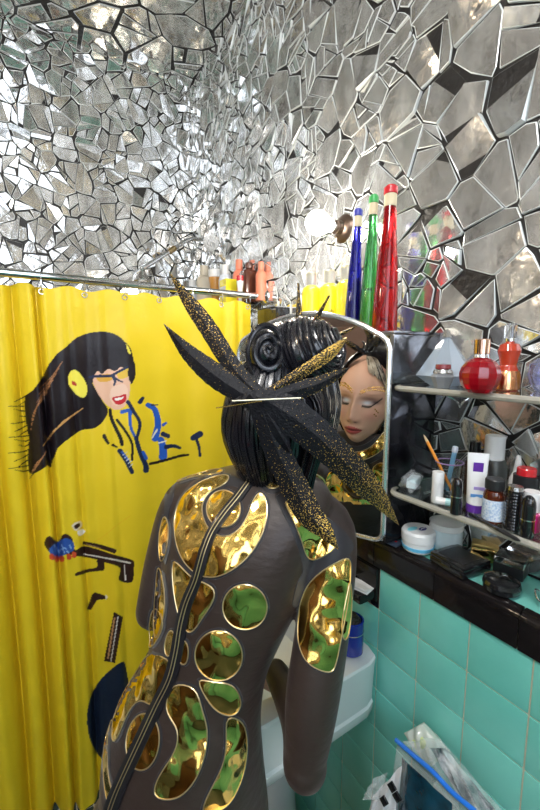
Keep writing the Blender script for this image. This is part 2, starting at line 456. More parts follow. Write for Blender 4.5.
# jacket: black and blue marks
for c,pts,w0,w1 in [(K,[(110,410),(112,420),(120,437),(122,444)],1.6,2.0),(K,[(117,420),(126,432),(132,444),(132,460)],1.4,1.2),
    (NAVY,[(128,402),(134,412),(140,424),(136,440)],2.0,1.4),(BLUE,[(130,412),(131,428),(137,440)],1.8,1.2),(NAVY,[(136,438),(140,452),(146,466),(146,470)],2.0,3.0),
    (BLUE,[(143,452),(146,458)],1.5,2.0),(BLUE,[(148,405),(155,410),(158,424),(155,438)],2.4,3.6),(NAVY,[(140,402),(143,398)],2.2,1.6),(NAVY,[(152,405),(158,405)],.9,.6),
    (K,[(104,436),(108,443)],2.0,1.4),(K,[(113,445),(117,447)],1.5,.8),(NAVY,[(120,451),(126,460),(132,472)],2.6,2.2),(BLUE,[(122,452),(128,460)],1.2,1.0),
    (BLUE,[(122,412),(129,410)],2.0,1.6),(NAVY,[(163,434),(168,436)],2.4,2.2),(BLUE,[(163,425),(166,423)],1.4,1.2),(BLUE,[(161,440),(163,448),(163,457)],3.4,4.0),
    (NAVY,[(166,447),(174,446),(180,448)],2.2,1.4),(K,[(150,464),(166,460),(180,456),(188,455)],1.4,1.2),(NAVY,[(193,438),(200,434)],2.8,3.2),(NAVY,[(196,438),(199,447),(200,456)],1.6,1.2),
    ((.75,.72,.6),[(157,430),(152,438)],1.0,.6),((.80,.80,.72),[(166,441),(159,443)],.7,.7)]: S_(c, pts, w0, w1)
for k in range(5): S_((.55,.60,.65), [(123+k*1.6,455+k*3),(127+k*1.4,452+k*3)], .35, .35)
# sleeve, glove and gun
P_(BRN, [(45,540),(50,536),(58,542),(64,534),(72,538),(75,550),(84,546),(100,550),(112,554),(132,560),(134,566),(132,582),(119,580),(120,568),(104,562),(90,558),(76,556),(64,554),(56,556),(46,548)])
P_((.03,.10,.42), [(50,548),(58,542),(66,538),(73,542),(74,550),(66,554),(60,558),(54,560),(50,554)])
for k in range(7): S_((.30,.5,.8), [(54+k*2.6,545+(k%3)*3),(57+k*2.4,549+(k%2)*4)], .6, .4)
for (a,b_) in ((52,557),(57,559),(62,559),(69,557),(74,555)): P_((.62,.08,.03), [(a-2.5,b_-2),(a,b_-3.4),(a+2.6,b_-1),(a+1.6,b_+2.4),(a-1.6,b_+2.6)])
S_(BRN, [(84,543),(98,546),(114,551)], 1.6, 2.4); S_((.30,.16,.10), [(86,544),(100,548)], .5, .4)
S_((.70,.66,.60), [(84,554),(100,557),(116,560),(130,563)], .55, .9)
S_((.80,.78,.74), [(124.5,565),(125.5,580)], .6, .5)
P_(BRN, [(97,560),(104,562),(104,570),(99,571),(90,572),(80,575),(76,576),(76,573),(88,569),(97,567)])
P_((.75,.66,.52), [(72,525),(80,521),(82,526),(76,531)]); P_(BRN, [(74,526),(79,523),(80,526),(76,529)]); P_((.9,.9,.9), [(77,532),(82,529),(85,532),(80,536)])
S_((.80,.52,.02), [(92,543),(104,536),(116,526),(130,516)], .35, .3)
P_(BRN, [(92,595),(95,592),(106,596),(107,599),(97,600),(91,610),(87,609)], False); P_((.7,.68,.6), [(105,594),(108,597),(106,600)], False)
P_(BRN, [(114,612),(123,617),(115,663),(104,661)], False); S_((.55,.30,.14), [(114.5,618),(108,658)], .8, .8); S_((.72,.70,.68), [(118,617),(111,661)], .55, .5)
# big navy disc low on the cloth
P_((.012,.022,.050), [(122,662),(108,672),(96,686),(89,703),(87,722),(91,742),(100,757),(112,768),(118,772),(128,740),(130,700),(126,668)])
nx, nz = 440, 880
xs = np.linspace(-.34, .797, nx); zs = np.linspace(.008, ROZ-.028, nz)
X, Z = np.meshgrid(xs, zs); Yc = YR + fold(X, Z)
# scalloped hem between the rings
Zr = Z + (ROZ-.022-Z > 0)*0
top = (Z-(.18))/(ROZ-.208); Z2 = Z + .006*np.cos((X-.03)*2*PI/.118)*np.clip(top,0,1)**60
q = np.stack([X-EYE.x, Yc-EYE.y, Z-EYE.z], -1)
dd = q@np.array(CF); PU = 270+FPX*(q@np.array(CR))/dd; PV = 405-FPX*(q@np.array(CU))/dd
C_ = np.empty((nz, nx, 4), np.float32); C_[...,:3] = Y_; C_[...,3] = 1
for kd, c, pts, w0, w1 in PRINT:
    m_ = pip(PU, PV, pts) if kd == 'p' else seg_mask(PU, PV, pts, w0, w1)
    C_[m_, :3] = c
verts = np.stack([X, Yc, Z2], -1).reshape(-1, 3)
ii = (np.arange(nz-1)[:,None]*nx+np.arange(nx-1)[None,:]).reshape(-1)
faces = np.stack([ii, ii+1, ii+1+nx, ii+nx], -1)
me = bpy.data.meshes.new('shower_curtain'); me.from_pydata(verts.tolist(), [], faces.tolist())
ca = me.color_attributes.new('dye', 'FLOAT_COLOR', 'POINT'); ca.data.foreach_set('color', C_.reshape(-1))
cm = mat('yellow satin curtain', (.9,.7,.02), .38, attr='dye', bump=.10, bscale=70)
cm.node_tree.nodes['Principled BSDF'].inputs['Specular IOR Level'].default_value = .45
t = thing('shower_curtain', 'bright yellow satin shower curtain printed with a dark-haired woman in ear defenders', 'shower curtain', (0,0,0))
cl = link('cloth', me, cm, t)
for k in range(10):
    x = -.30+k*.118+.02
    y = YR+float(fold(np.array(x), np.array(ROZ-.05)))
    g = tube([(x+.0075*math.cos(a*PI/8), y-.0015, ROZ-.045+.0075*math.sin(a*PI/8)) for a in range(16)], .0022, 6, closed=True)
    obj('grommet', g, M_silver, t)
    g = tube([(x, YR+.017*math.cos(a*PI/10)*.9+.003*0, ROZ-.018+.030*math.sin(a*PI/10)) for a in range(20)], .0013, 6, closed=True)
    obj('ring', g, M_chrome, t)

# bathtub behind the curtain, only hinted at under it
t = thing('bathtub', 'white bathtub behind the yellow curtain', 'bathtub', (-.15, 1.79, 0))
b = box((-.10,0,.29), (1.55,.56,.56), .03)
obj('tub_body', b, M_porc, t)
#
SHY = 1.86
def H(u, v, x=XW): return onp(u, v, 0, x)
t = thing('shower_pipe', 'bent grey metal shower pipe with a brass joint on the mosaic wall', 'shower pipe', H(222,243))
o = t.location
def L3(P): return V(P)-o
pth = catm([L3(onp(136,273,1,1.95)), L3(onp(150,264,1,1.95)), L3(onp(172,250,1,1.96)), L3(onp(186,241,1,1.97)), L3(onp(196,239,1,1.98)), V((-.004,0,0))], 5)
obj('pipe', tube(pth, .010, 12), M_silver, t)
obj('joint', tube([L3(onp(169,252,1,1.958)), L3(onp(175,248,1,1.962))], .014, 12), mat('old brass', (.5,.36,.18), .3, 1.), t)
hh = L3(onp(142,272,1,1.95)); b = lathe([(.012,.02),(.016,.0),(.038,-.035),(.040,-.042),(.0,-.042)], 24, c=hh); obj('rose', b, M_silver, t)
b = lathe([(.032,0),(.030,.004),(.014,.010)], 20); bmesh.ops.rotate(b, cent=(0,0,0), matrix=Matrix.Rotation(-PI/2,3,'Y'), verts=b.verts); obj('wall_flange', b, M_chrome, t)
# ball of white loops for the pale blob by the shower pipe
P = H(213,241,.80)
t = thing('hanging_white_ball', 'white fluffy looped ball hanging by the bent shower pipe', 'looped ball', onp(211,243,0,.80))
bm = bmesh.new()
for k in range(26):
    a = random.uniform(0,2*PI); c_ = random.uniform(-1,1); s_ = math.sqrt(1-c_*c_)
    d = V((s_*math.cos(a), s_*math.sin(a), c_))*.026; n_ = d.normalized(); u_ = n_.orthogonal().normalized(); w_ = n_.cross(u_)
    r = random.uniform(.014,.02)
    lo = [d+(u_*math.cos(q*PI/7)+w_*math.sin(q*PI/7))*r+n_*.006*math.sin(q*3.1+k) for q in range(14)]
    tube(lo, .0035, 5, bm, closed=True)
ball((0,0,0), .024, bm)
obj('mesh_ball', bm, mat('white nylon', (.82,.83,.85), .6), t); obj('cord', tube([(0,0,.02),(.02,.01,.05),(.052,.02,.07)], .0015, 6), M_white, t)

# wall lamp
LP = H(344,229)
t = thing('wall_lamp', 'bare lit light bulb in a round dark socket on the mirror mosaic wall', 'lamp', LP)
b = lathe([(.040,0),(.042,.004),(.036,.010),(.030,.014),(.021,.018),(.020,.034),(.0,.034)], 32)
bmesh.ops.rotate(b, cent=(0,0,0), matrix=Matrix.Rotation(-PI/2,3,'Y'), verts=b.verts); obj('socket', b, mat('dark bronze', (.10,.07,.055), .3, .8), t)
b = lathe([(.013,.034),(.014,.050),(.018,.055)], 20); bmesh.ops.rotate(b, cent=(0,0,0), matrix=Matrix.Rotation(-PI/2,3,'Y'), verts=b.verts); obj('screw_cap', b, M_silver, t)
b = lathe([(.015,.050),(.018,.062),(.027,.078),(.0335,.094),(.034,.105),(.030,.120),(.020,.132),(.008,.137),(0,.1375)], 28)
bmesh.ops.rotate(b, cent=(0,0,0), matrix=Matrix.Rotation(-PI/2,3,'Y'), verts=b.verts); obj('bulb', b, mat('lit bulb', (1,.95,.85), .3, emit=(1.,.93,.80), estr=38), t)
b = tube(catm([(-.03,.0,-.03),(-.02,.02,-.10),(-.028,.03,-.20),(-.004,.035,-.26)],6), .0022, 6); obj('cord', b, mat('ivory cord', (.6,.55,.42), .5), t)

t = thing('wall_lamp', 'added warm bare bulb on the left wall behind the viewer, seen only as glints', 'lamp', (XL+.006,1.10,2.25))  # unseen lamp added to put warm glints into the mosaic
b = lathe([(.040,0),(.042,.004),(.030,.014),(.020,.018),(.018,.055),(0,.055)], 24); bmesh.ops.rotate(b, cent=(0,0,0), matrix=Matrix.Rotation(PI/2,3,'Y'), verts=b.verts); obj('socket', b, MATS['dark bronze'], t)
obj('bulb', ball((.10,0,0), .038), mat('added warm lit bulb', (1,.9,.8), .3, emit=(1.,.78,.52), estr=60), t)

# ------------------------------------------------------------------ medicine cabinet with open arched mirror door
PH = R_(25); MN = V((math.cos(PH), math.sin(PH), 0)); MH = V((-math.sin(PH), math.cos(PH), 0)); MA = V((.66, .562, 0))
MZ0, MZ1, MW, ARC = 1.203, 1.672, .402, .050
CZ1 = 1.665
t = thing('medicine_cabinet', 'medicine cabinet in the wall corner with its arched mirror door swung open', 'cabinet', (.70, .78, MZ0))
o = V((.70,.78,MZ0))
M_cab = mat('smoked black mirror', (.045,.045,.055), .10, .55, var=.9, vscale=9, col2=(.005,.005,.007))
M_cab2 = mat('smoked streaked mirror', (.28,.28,.30), .14, .9, var=.8, vscale=14)
def cb(c, d): return box(V(c)-o, d, .002)
cx0, cx1, cy0, cy1 = .695, .855, .59, .98
obj('side_panel', cb(((cx0+cx1)/2, cy0, (ZL+.012+CZ1-.11)/2), (cx1-cx0,.012,CZ1-.11-ZL-.012)), M_cab, t)
obj('side_mirror', cb(((cx0+cx1)/2, cy0, CZ1-.055), (cx1-cx0,.0115,.109)), M_cab2, t)
obj('side_panel', cb(((cx0+cx1)/2, cy1, (ZL+.012+CZ1)/2), (cx1-cx0,.012,CZ1-ZL-.012)), M_cab, t)
obj('top_panel', cb(((cx0+cx1)/2, (cy0+cy1)/2, CZ1+.004), (cx1-cx0,cy1-cy0+.012,.008)), M_cab2, t)
obj('bottom_panel', cb(((cx0+cx1)/2, (cy0+cy1)/2, ZL+.018), (cx1-cx0,cy1-cy0,.008)), M_white, t)
obj('back_panel', cb((cx1-.004, (cy0+cy1)/2, (ZL+CZ1)/2), (.006,cy1-cy0-.014,CZ1-ZL-.04)), M_white, t)
obj('shelf', cb(((cx0+cx1)/2+.01, (cy0+cy1)/2, 1.42), (cx1-cx0-.03,cy1-cy0-.014,.006)), M_white, t)
# door outline: straight sides, arched top with rounded corners
def door_outline(inset=0.):
    pts = []; w = MW-2*inset; r = .022-inset*.5
    def cor(cx, cz, a0, a1):
        for k in range(6):
            a = a0+(a1-a0)*k/5; pts.append((cx+r*math.cos(a), cz+r*math.sin(a)))
    x0_, x1_ = inset, MW-inset; z0_ = inset; z1_ = MZ1-MZ0-inset
    cor(x0_+r, z0_+r, PI*1.5, PI); pts_l = []
    r2 = .045
    for k in range(7):
        a = PI+(-PI*.40)*k/6; pts.append((x0_+r2+r2*math.cos(a), z1_-r2+r2*math.sin(a)))
    for k in range(1, 14):
        s = k/14; x = x0_+.03+(x1_-x0_-.06)*s; pts.append((x, z1_-.004+ARC*math.sin(PI*s)**.8))
    for k in range(7):
        a = PI*.40-PI*.40*k/6; pts.append((x1_-r2+r2*math.cos(a), z1_-r2+r2*math.sin(a)))
    cor(x1_-r, z0_+r, 0, -PI/2)
    return pts
def dw(x, z, n): return MA + MH*x + V((0,0,MZ0+z)) + MN*n - o
def plate(pts, n0, n1):
    bm = bmesh.new(); a = [bm.verts.new(dw(x,z,n0)) for x,z in pts]; b = [bm.verts.new(dw(x,z,n1)) for x,z in pts]
    for i in range(len(a)):
        j = (i+1)%len(a); bm.faces.new((a[i],a[j],b[j],b[i]))
    bm.faces.new(a); bm.faces.new(b[::-1]); return bm
M_mirror = mat('clean mirror', (.88,.90,.90), .0, 1.)
obj('mirror_glass', plate(door_outline(.006), 0, .004), M_mirror, t, smooth=False)
obj('door_back', plate(door_outline(.003), .0045, .012), M_white, t, smooth=False)
fr = [dw(x,z,.003) for x,z in door_outline(.003)]
obj('mirror_frame', tube(fr, .0062, 8, closed=True), mat('pale chrome', (.80,.82,.84), .22, .85), t)
b = tube([V((.667,.577,MZ0+.05))-o, V((.667,.577,MZ1-.05))-o], .006, 10); obj('hinge', b, M_silver, t)

# ------------------------------------------------------------------ sink
SY0, SY1, SX0, SX1, SZ0, SZ1 = .598, 1.05, .318, .712, .715, .872
t = thing('sink', 'white porcelain wall sink below the mirror, against the turquoise tiles', 'sink', ((SX0+SX1)/2, (SY0+SY1)/2, SZ0))
o = t.location
bm = bmesh.new()
w, h = SX1-SX0, SY1-SY0
prof = [(.96,.0),(.975,.006),(.985,.03),(.965,.036),(.985,.125),(1.0,.150),(1.0,.155),(.985,.160),(.80,.160),(.76,.155),(.68,.06),(.40,.035),(.0,.032)]
rings = []
for k,(s,z) in enumerate(prof):
    ring = []
    for i in range(64):
        a = 2*PI*i/64; ca, sa = math.cos(a), math.sin(a)
        p = 14 if k < 9 else 5
        q_ = (abs(ca)**p+abs(sa)**p)**(-1./p)
        x_ = w/2*s*q_*ca; y_ = h/2*s*q_*sa
        if k < 9: x_ = x_ if ca < 0 else w/2*q_*ca*(1 if s > .7 else s)
        else: x_ -= .02
        ring.append(bm.verts.new((x_, y_, z)))
    rings.append(ring)
for A, B in zip(rings, rings[1:]):
    for i in range(64):
        j = (i+1)%64
        try: bm.faces.new((A[i],A[j],B[j],B[i]))
        except ValueError: pass
bm.faces.new(rings[0][::-1])
obj('basin', bm, M_porc, t)
obj('pedestal', lathe([(.10,-SZ0+.0),(.09,-SZ0+.03),(.07,-.4),(.075,-.1),(.12,.004)], 28, c=(.10,.13,0)), M_porc, t)
b = tube(catm([(.15,0,.155),(.15,0,.21),(.12,0,.235),(.06,0,.225),(.055,0,.205)],5), .011, 12); obj('faucet', b, M_chrome, t)
for s in (-1,1):
    b = lathe([(.018,.155),(.016,.175),(.024,.185),(.024,.200),(.010,.206),(0,.206)], 12, c=(.15,.085*s,0)); obj('tap_handle', b, M_chrome, t)

# unseen ceiling lamp, added to brighten the room from above
t = thing('added_ceiling_lamp', 'added white globe ceiling lamp, unseen overhead', 'lamp', (-.35,-.10,ZC-.005))
obj('canopy', lathe([(.07,0),(.07,-.02),(.03,-.035),(.03,-.06)], 24), M_chrome, t)
b = ball((0,0,-.16), .115, seg=28); obj('globe', b, mat('added lit globe', (1,1,1), .4, emit=(1.,.97,.93), estr=16), t)
#@@END
#@@PERSON
# ------------------------------------------------------------------ the woman
BA = R_(29); BF = V((math.cos(BA), math.sin(BA), 0)); BX = V((math.sin(BA), -math.cos(BA), 0)); UP = V((0,0,1))
def reflP(P): return P - 2*MN*((P-MA).dot(MN))
def reflV(v): return v - 2*MN*v.dot(MN)
# head placed from the face seen in the mirror
yw, rl, pt = R_(30), R_(10), R_(8)
Ev = dep(357, 402, 1.03)
f0 = -CF*math.cos(yw) - CR*math.sin(yw); up0 = CU*math.cos(rl)+CR*math.sin(rl)
fv = (f0*math.cos(pt)-up0*math.sin(pt)).normalized(); uv_ = (up0-fv*up0.dot(fv)).normalized()
HC = reflP(Ev - fv*.085); HF = reflV(fv).normalized(); HU = reflV(uv_).normalized(); HR = HF.cross(HU).normalized()
VR = reflV(HR)                                                 # which way her right side shows in the mirror
EARSIDE = 1 if VR.dot(CR) > 0 else -1                          # the side nearer the picture's right in the mirror
HS = 1.06
def hl(x, y, z): return HC + (HR*x + HF*y + HU*z)*HS
bm = bmesh.new()
def loft(secs, n=40, p=2.3):
    """secs: (centre, half width along BX, half depth along BF, tilt dir)"""
    C_ = catm([s[0] for s in secs], 5); A_ = catm([V((s[1],s[2],0)) for s in secs], 5)
    rings = []
    for c, ab in zip(C_, A_):
        ring = []
        for i in range(n):
            a = 2*PI*i/n; ca, sa = math.cos(a), math.sin(a); k = (abs(ca)**p+abs(sa)**p)**(-1/p)
            ring.append(bm.verts.new(c+BX*(ab.x*k*ca)+BF*(ab.y*k*sa)))
        rings.append(ring)
    for A, B in zip(rings, rings[1:]):
        for i in range(n):
            j = (i+1)%n; bm.faces.new((A[i],A[j],B[j],B[i]))
    bm.faces.new(rings[0][::-1]); bm.faces.new(rings[-1])
hip = dep(184,812,.70); 
NK = HC-HU*.095*HS-HF*.022; print('HC', proj(HC), (HC-EYE).dot(CF), 'NK', proj(NK), (NK-EYE).dot(CF))
torso = [(NK,.046,.050),(NK*.5+dep(276,470,.72)*.5,.052,.054),(dep(270,472,.72),.082,.062),(dep(258,486,.725),.138,.078),(dep(250,505,.725),.150,.095),(dep(242,530,.722),.148,.105),
 (dep(236,560,.72),.142,.108),(dep(228,595,.715),.130,.104),(dep(218,630,.71),.117,.098),(dep(205,665,.705),.113,.094),(dep(190,705,.70),.130,.100),(dep(183,750,.70),.148,.112),
 (dep(184,800,.70),.155,.118),(hip+V((0,0,-.07)),.152,.115),(hip+V((0,0,-.12)),.13,.10)]
loft(torso)
def limb(pts, rs, k=6, n=20):
    P = catm(pts, k); R2 = [q.x for q in catm([(r,0,0) for r in rs], k)]
    tube(P, R2, n, bm)
    for p, r in ((P[0],R2[0]),(P[-1],R2[-1])): ball(p, r*.99, bm, 16)
# buttocks, shoulder blades
ball(hip+BX*.07-BF*.045+V((0,0,-.03)), .088, bm, 24); ball(hip-BX*.07-BF*.045+V((0,0,-.03)), .088, bm, 24)
ball(dep(290,520,.70), .06, bm, 24, (1.1,1,1.3)); ball(dep(212,515,.735), .06, bm, 24, (1.1,1,1.3))
# chest
for s in (-1,1): ball(dep(240,545,.722)+BF*.075+BX*.062*s, .055, bm, 24)
# legs
for s in (-1,1):
    h0 = hip+BX*.075*s+V((0,0,-.06)); kn = V((h0.x+.045*1, h0.y+.0, .47)); an = V((h0.x-.02, h0.y-.0, .09)) + BX*.01*s
    limb([h0, (h0*.5+kn*.5)+BF*.012, kn, kn*.55+an*.45-BF*.018, an], [.086,.074,.052,.050,.034])
# right arm
rs_ = dep(327,532,.690); re_ = dep(305,766,.615)
rm = dep(324,612,.655)
limb([dep(300,512,.71), rs_, rm, dep(312,700,.628), re_], [.050,.0500,.0450,.0430,.0310])
rw = dep(276,672,.79)
limb([re_, dep(300,722,.69), rw], [.035,.034,.024])
# left arm
ls_ = dep(186,505,.765); le_ = dep(152,612,.745)
limb([dep(215,498,.74), ls_, dep(166,556,.757), le_], [.045,.046,.038,.031])
lw = V((.415,.905,1.01))
limb([le_, le_*.5+lw*.5+V((0,0,-.02)), lw], [.031,.031,.022])
def hand(w, d, nrm, side, s=1., curl=.5):
    """w wrist, d pointing direction, nrm back-of-hand direction"""
    d = d.normalized(); nrm = (nrm-d*nrm.dot(d)).normalized(); x = d.cross(nrm)*side
    P0 = w+d*.045*s
    rot = Matrix((x, d, nrm)).transposed()
    ball(P0, .045*s, bm, 20, (.86,1.05,.34), rot)
    limb([w, w+d*.03*s], [.021,.024], 3, 14)
    for k,(ox, L) in enumerate(((-.029,.066),(-.010,.076),(.010,.071),(.028,.056))):
        b0 = w+d*.078*s+x*ox*s; P = [b0-d*.02*s, b0]; dr = d.copy(); a = 0
        for seg in (.45,.30,.25):
            a += curl*.75; dr = d*math.cos(a)-nrm*math.sin(a); P.append(P[-1]+dr*L*seg*s)
        limb(P, [.0085,.0085,.0080,.0072,.0062], 3, 10)
    b0 = w+d*.022*s-x*.026*s; P = [b0, b0-x*.020*s+d*.020*s-nrm*.006, b0-x*.028*s+d*.042*s-nrm*.016, b0-x*.022*s+d*.062*s-nrm*.026]
    limb(P, [.012,.0105,.0092,.0075], 3, 10)
RHD = (dep(266,700,.87)-rw)
hand(rw, RHD, UP*.6-CF, 1, .92, .55)
hand(lw, V((.55,.05,-.85)), UP*.6+BF*.9, -1, .92, .5)
# feet
for s in (-1,1):
    h0 = hip+BX*.075*s; an = V((h0.x-.02, h0.y, .075))+BX*.01*s
    limb([an, an+BF*.03+V((0,0,-.035)), an+BF*.13+V((0,0,-.048))], [.036,.034,.024])
tm = bpy.data.meshes.new('t'); bm.to_mesh(tm); bm.free()
to = bpy.data.objects.new('t', tm); COL.objects.link(to)
md = to.modifiers.new('r', 'REMESH'); md.mode = 'VOXEL'; md.voxel_size = .0036; md.adaptivity = 0
bpy.context.view_layer.update()
bme = bpy.data.meshes.new_from_object(to.evaluated_get(bpy.context.evaluated_depsgraph_get()))
bpy.data.objects.remove(to)
bm = bmesh.new(); bm.from_mesh(bme)
big = [v for v in bm.verts if min((v.co-rw).length,(v.co-lw).length) > .055 or True]
handv = set(v for v in bm.verts if ((v.co-(rw+RHD.normalized()*.08)).length < .10) or ((v.co-(lw+V((.45,.04,-.7)).normalized()*.08)).length < .10))
bodyv = [v for v in bm.verts if v not in handv]
for _ in range(7): bmesh.ops.smooth_vert(bm, verts=bodyv, factor=.5, use_axis_x=True, use_axis_y=True, use_axis_z=True)
# head
def g(x, z, x0, z0, sx, sz): return math.exp(-((x-x0)/sx)**2-((z-z0)/sz)**2)
def head_pt(la, ph):
    dx, dy, dz = math.cos(ph)*math.sin(la), math.cos(ph)*math.cos(la), math.sin(ph)
    x, y, z = .0745*dx, (.088 if dy > 0 else .102)*dy, .118*dz
    t_ = max(0, -z/.118); fr = max(0, dy)
    x *= 1-.34*t_**1.5
    if dy < 0: y *= 1-.30*t_**1.2
    else:
        # flatter, longer front of the face
        y += .020*math.sin(min(1,t_*1.1)*PI/2)*fr**.6
        y += .006*fr
    k = fr**.5
    ax = abs(x)
    d = 0
    d += .018*g(ax,z,0,-.100,.022,.018) + .010*g(ax,z,0,-.072,.034,.024)
    d += .010*g(ax,z,0,.006,.009,.020) + .017*g(ax,z,0,-.022,.0095,.020) + .013*g(ax,z,0,-.036,.0095,.0095) + .007*g(ax,z,.0115,-.041,.0065,.0065)
    d -= .013*g(ax,z,.031,.004,.017,.012); d += .0075*g(ax,z,.031,-.001,.012,.0085)
    d += .0045*g(ax,z,.028,.022,.022,.008) + .006*g(ax,z,.042,-.026,.016,.016)
    d += .0060*g(ax,z,0,-.0615,.018,.0045) + .0075*g(ax,z,0,-.0725,.015,.0055) - .0045*g(ax,z,0,-.067,.019,.0022) - .003*g(ax,z,0,-.082,.014,.005) - .002*g(ax,z,0,-.052,.004,.006)
    d -= .003*g(ax,z,.018,-.050,.006,.02)
    y += d*k
    return x, y, z
SKIN = (.72,.42,.30); HN, HMm = 200, 150
rings = []; hcol = {}
def facecol(x, y, z):
    c = np.array(SKIN); ax = abs(x)
    if y > 0:
        def mixc(c2, k):
            nonlocal c
            k = max(0,min(1,k)); c = c*(1-k)+np.array(c2)*k
        mixc((.74,.30,.24), .45*g(ax,z,.043,-.03,.018,.014)); mixc((.70,.30,.22), .35*g(ax,z,0,-.04,.014,.01))
        # lids, shadow, lash line with wing
        mixc((.55,.60,.66), 1.1*g(ax,z,.027,.002,.012,.005)); mixc((.30,.13,.10), .85*g(ax,z,.032,.0115,.018,.0045)); mixc((.10,.05,.06), 1.0*g(ax,z,.043,.004,.010,.005))
        zl = -.0065+.9*max(0,ax-.036)+.10*abs(ax-.030)
        if .016 < ax < .056: mixc((.012,.01,.012), 1.25*math.exp(-((z-zl)/(.0022))**2))
        mixc((.45,.22,.15), .5*g(ax,z,.028,.0235,.02,.003))
        # lips
        wl_ = .0235; up_ = -.0665+.0098*(1-(ax/wl_)**1.6)-.0022*math.exp(-(ax/.004)**2) if ax < wl_ else -9; lo_ = -.0670-.0125*(1-(ax/wl_)**2) if ax < wl_ else 9
        if ax < wl_ and lo_ < z < up_:
            mixc((.50,.075,.07), .95)
            if abs(z+.067) < .0012: mixc((.10,.01,.01), .9)
        mixc((.15,.04,.03), 1.1*g(ax,z,.009,-.0455,.004,.0022))
    return c
lay = bm.loops.layers.float_color.new('tint') if False else None
for j in range(HMm+1):
    ph = -PI/2+PI*j/HMm; ring = []
    for i in range(HN):
        la = 2*PI*i/HN
        # denser at the front of the face
        la2 = la-.45*math.sin(la)
        x, y, z = head_pt(la2, ph)
        if j in (0, HMm) and i: ring.append(ring[0]); continue
        v = bm.verts.new(hl(x,y,z)); hcol[v] = facecol(x,y,z); ring.append(v)
    rings.append(ring)
for A, B in zip(rings, rings[1:]):
    for i in range(HN):
        k = (i+1)%HN; q = []
        for v in (A[i],A[k],B[k],B[i]):
            if v not in q: q.append(v)
        if len(q) > 2: bm.faces.new(q)
# ears
for s in (-1,1):
    pts = [(.066*s,-.004,.012),(.078*s,-.012,.024),(.084*s,-.024,.026),(.086*s,-.034,.014),(.083*s,-.034,-.002),(.078*s,-.024,-.018),(.070*s,-.010,-.030),(.066*s,-.004,-.024)]
    P = catm([hl(*p) for p in pts], 4); n0 = len(bm.verts)
    tube(P, [.0045]*len(P), 8, bm)
    ball(hl(.074*s,-.016,-.002), .017, bm, 14, (.35,1,1.35), Matrix((HR,HF,HU)).transposed())
bm.verts.ensure_lookup_table()
bmesh.ops.recalc_face_normals(bm, faces=bm.faces[:])
bm.verts.index_update()
neck = hl(0,-.015,-.105)
SB = NK*.55+dep(276,470,.72)*.45; SA = (NK-dep(276,470,.72)).normalized()
SUIT = (.032,.021,.018); nv = len(bm.verts); cols = np.ones((nv,4), np.float32); mask = np.zeros(nv, np.float32)
NB = len(bme.vertices)
nb = NK
for v in bm.verts:
    if v.index >= NB: c = hcol.get(v, SKIN); cols[v.index,:3] = c; continue
    skin = (v.co.z > NK.z+.010 and (v.co-NK).length < .10) or any((v.co-(w+d.normalized()*.085)).length < .082 for w,d in ((rw,RHD),(lw,V((.55,.05,-.85)))))
    cols[v.index,:3] = SKIN if skin else SUIT
    mask[v.index] = 0 if skin else 1
me = bpy.data.meshes.new('person_body'); bm.to_mesh(me); bm.free(); bpy.data.meshes.remove(bme)
me.color_attributes.new('tint','FLOAT_COLOR','POINT').data.foreach_set('color', cols.reshape(-1))
a_ = me.attributes.new('suit','FLOAT','POINT'); a_.data.foreach_set('value', mask)
bmat = mat('skin and sheer stocking fabric', SKIN, .5, attr='tint')
N = bmat.node_tree.nodes; L = bmat.node_tree.links; b_ = N['Principled BSDF']
at_ = N.new('ShaderNodeAttribute'); at_.attribute_name = 'suit'
mr = N.new('ShaderNodeMapRange'); mr.inputs[3].default_value = .48; mr.inputs[4].default_value = .42; L.new(at_.outputs['Fac'], mr.inputs[0]); L.new(mr.outputs[0], b_.inputs['Roughness'])
mu = N.new('ShaderNodeMath'); mu.operation = 'MULTIPLY'; mu.inputs[1].default_value = .10; L.new(at_.outputs['Fac'], mu.inputs[0]); L.new(mu.outputs[0], b_.inputs['Sheen Weight'])
b_.inputs['Subsurface Weight'].default_value = .0
b_.inputs['Sheen Tint'].default_value = (.8,.6,.55,1)
tc = N.new('ShaderNodeTexCoord'); n2 = N.new('ShaderNodeTexNoise'); n2.inputs['Scale'].default_value = 26; n2.inputs['Detail'].default_value = 4
mp = N.new('ShaderNodeMapping'); mp.inputs['Scale'].default_value = (1,1,2.4); L.new(tc.outputs['Object'], mp.inputs['Vector']); L.new(mp.outputs['Vector'], n2.inputs['Vector'])
bp = N.new('ShaderNodeBump'); bp.inputs['Distance'].default_value = .006; mu2 = N.new('ShaderNodeMath'); mu2.operation = 'MULTIPLY'; mu2.inputs[1].default_value = .28
L.new(at_.outputs['Fac'], mu2.inputs[0]); L.new(mu2.outputs[0], bp.inputs['Strength']); L.new(n2.outputs['Fac'], bp.inputs['Height']); L.new(bp.outputs['Normal'], b_.inputs['Normal'])
PT = thing('person', 'woman from behind in a sheer dark catsuit with gold shapes, black feathers in her hair', 'person', (hip.x, hip.y, 0))
PL = V((hip.x, hip.y, 0))
BODY = link('body', me, bmat, None); BODY.data.transform(Matrix.Translation(-PL)); BODY.parent = PT
bvh = BVHTree.FromPolygons([v.co+PL for v in BODY.data.vertices], [list(p.vertices) for p in BODY.data.polygons])
def onbody(O, d, mx=2.5):
    h = bvh.ray_cast(O, d.normalized(), mx)
    if h[0] is not None: return h[0], h[1]
    best = None
    for k in range(60):
        p = O+d.normalized()*(.45+.012*k); q = bvh.find_nearest(p)
        if q[0] is not None and (best is None or q[3] < best[3]): best = q
    return best[0], best[1]
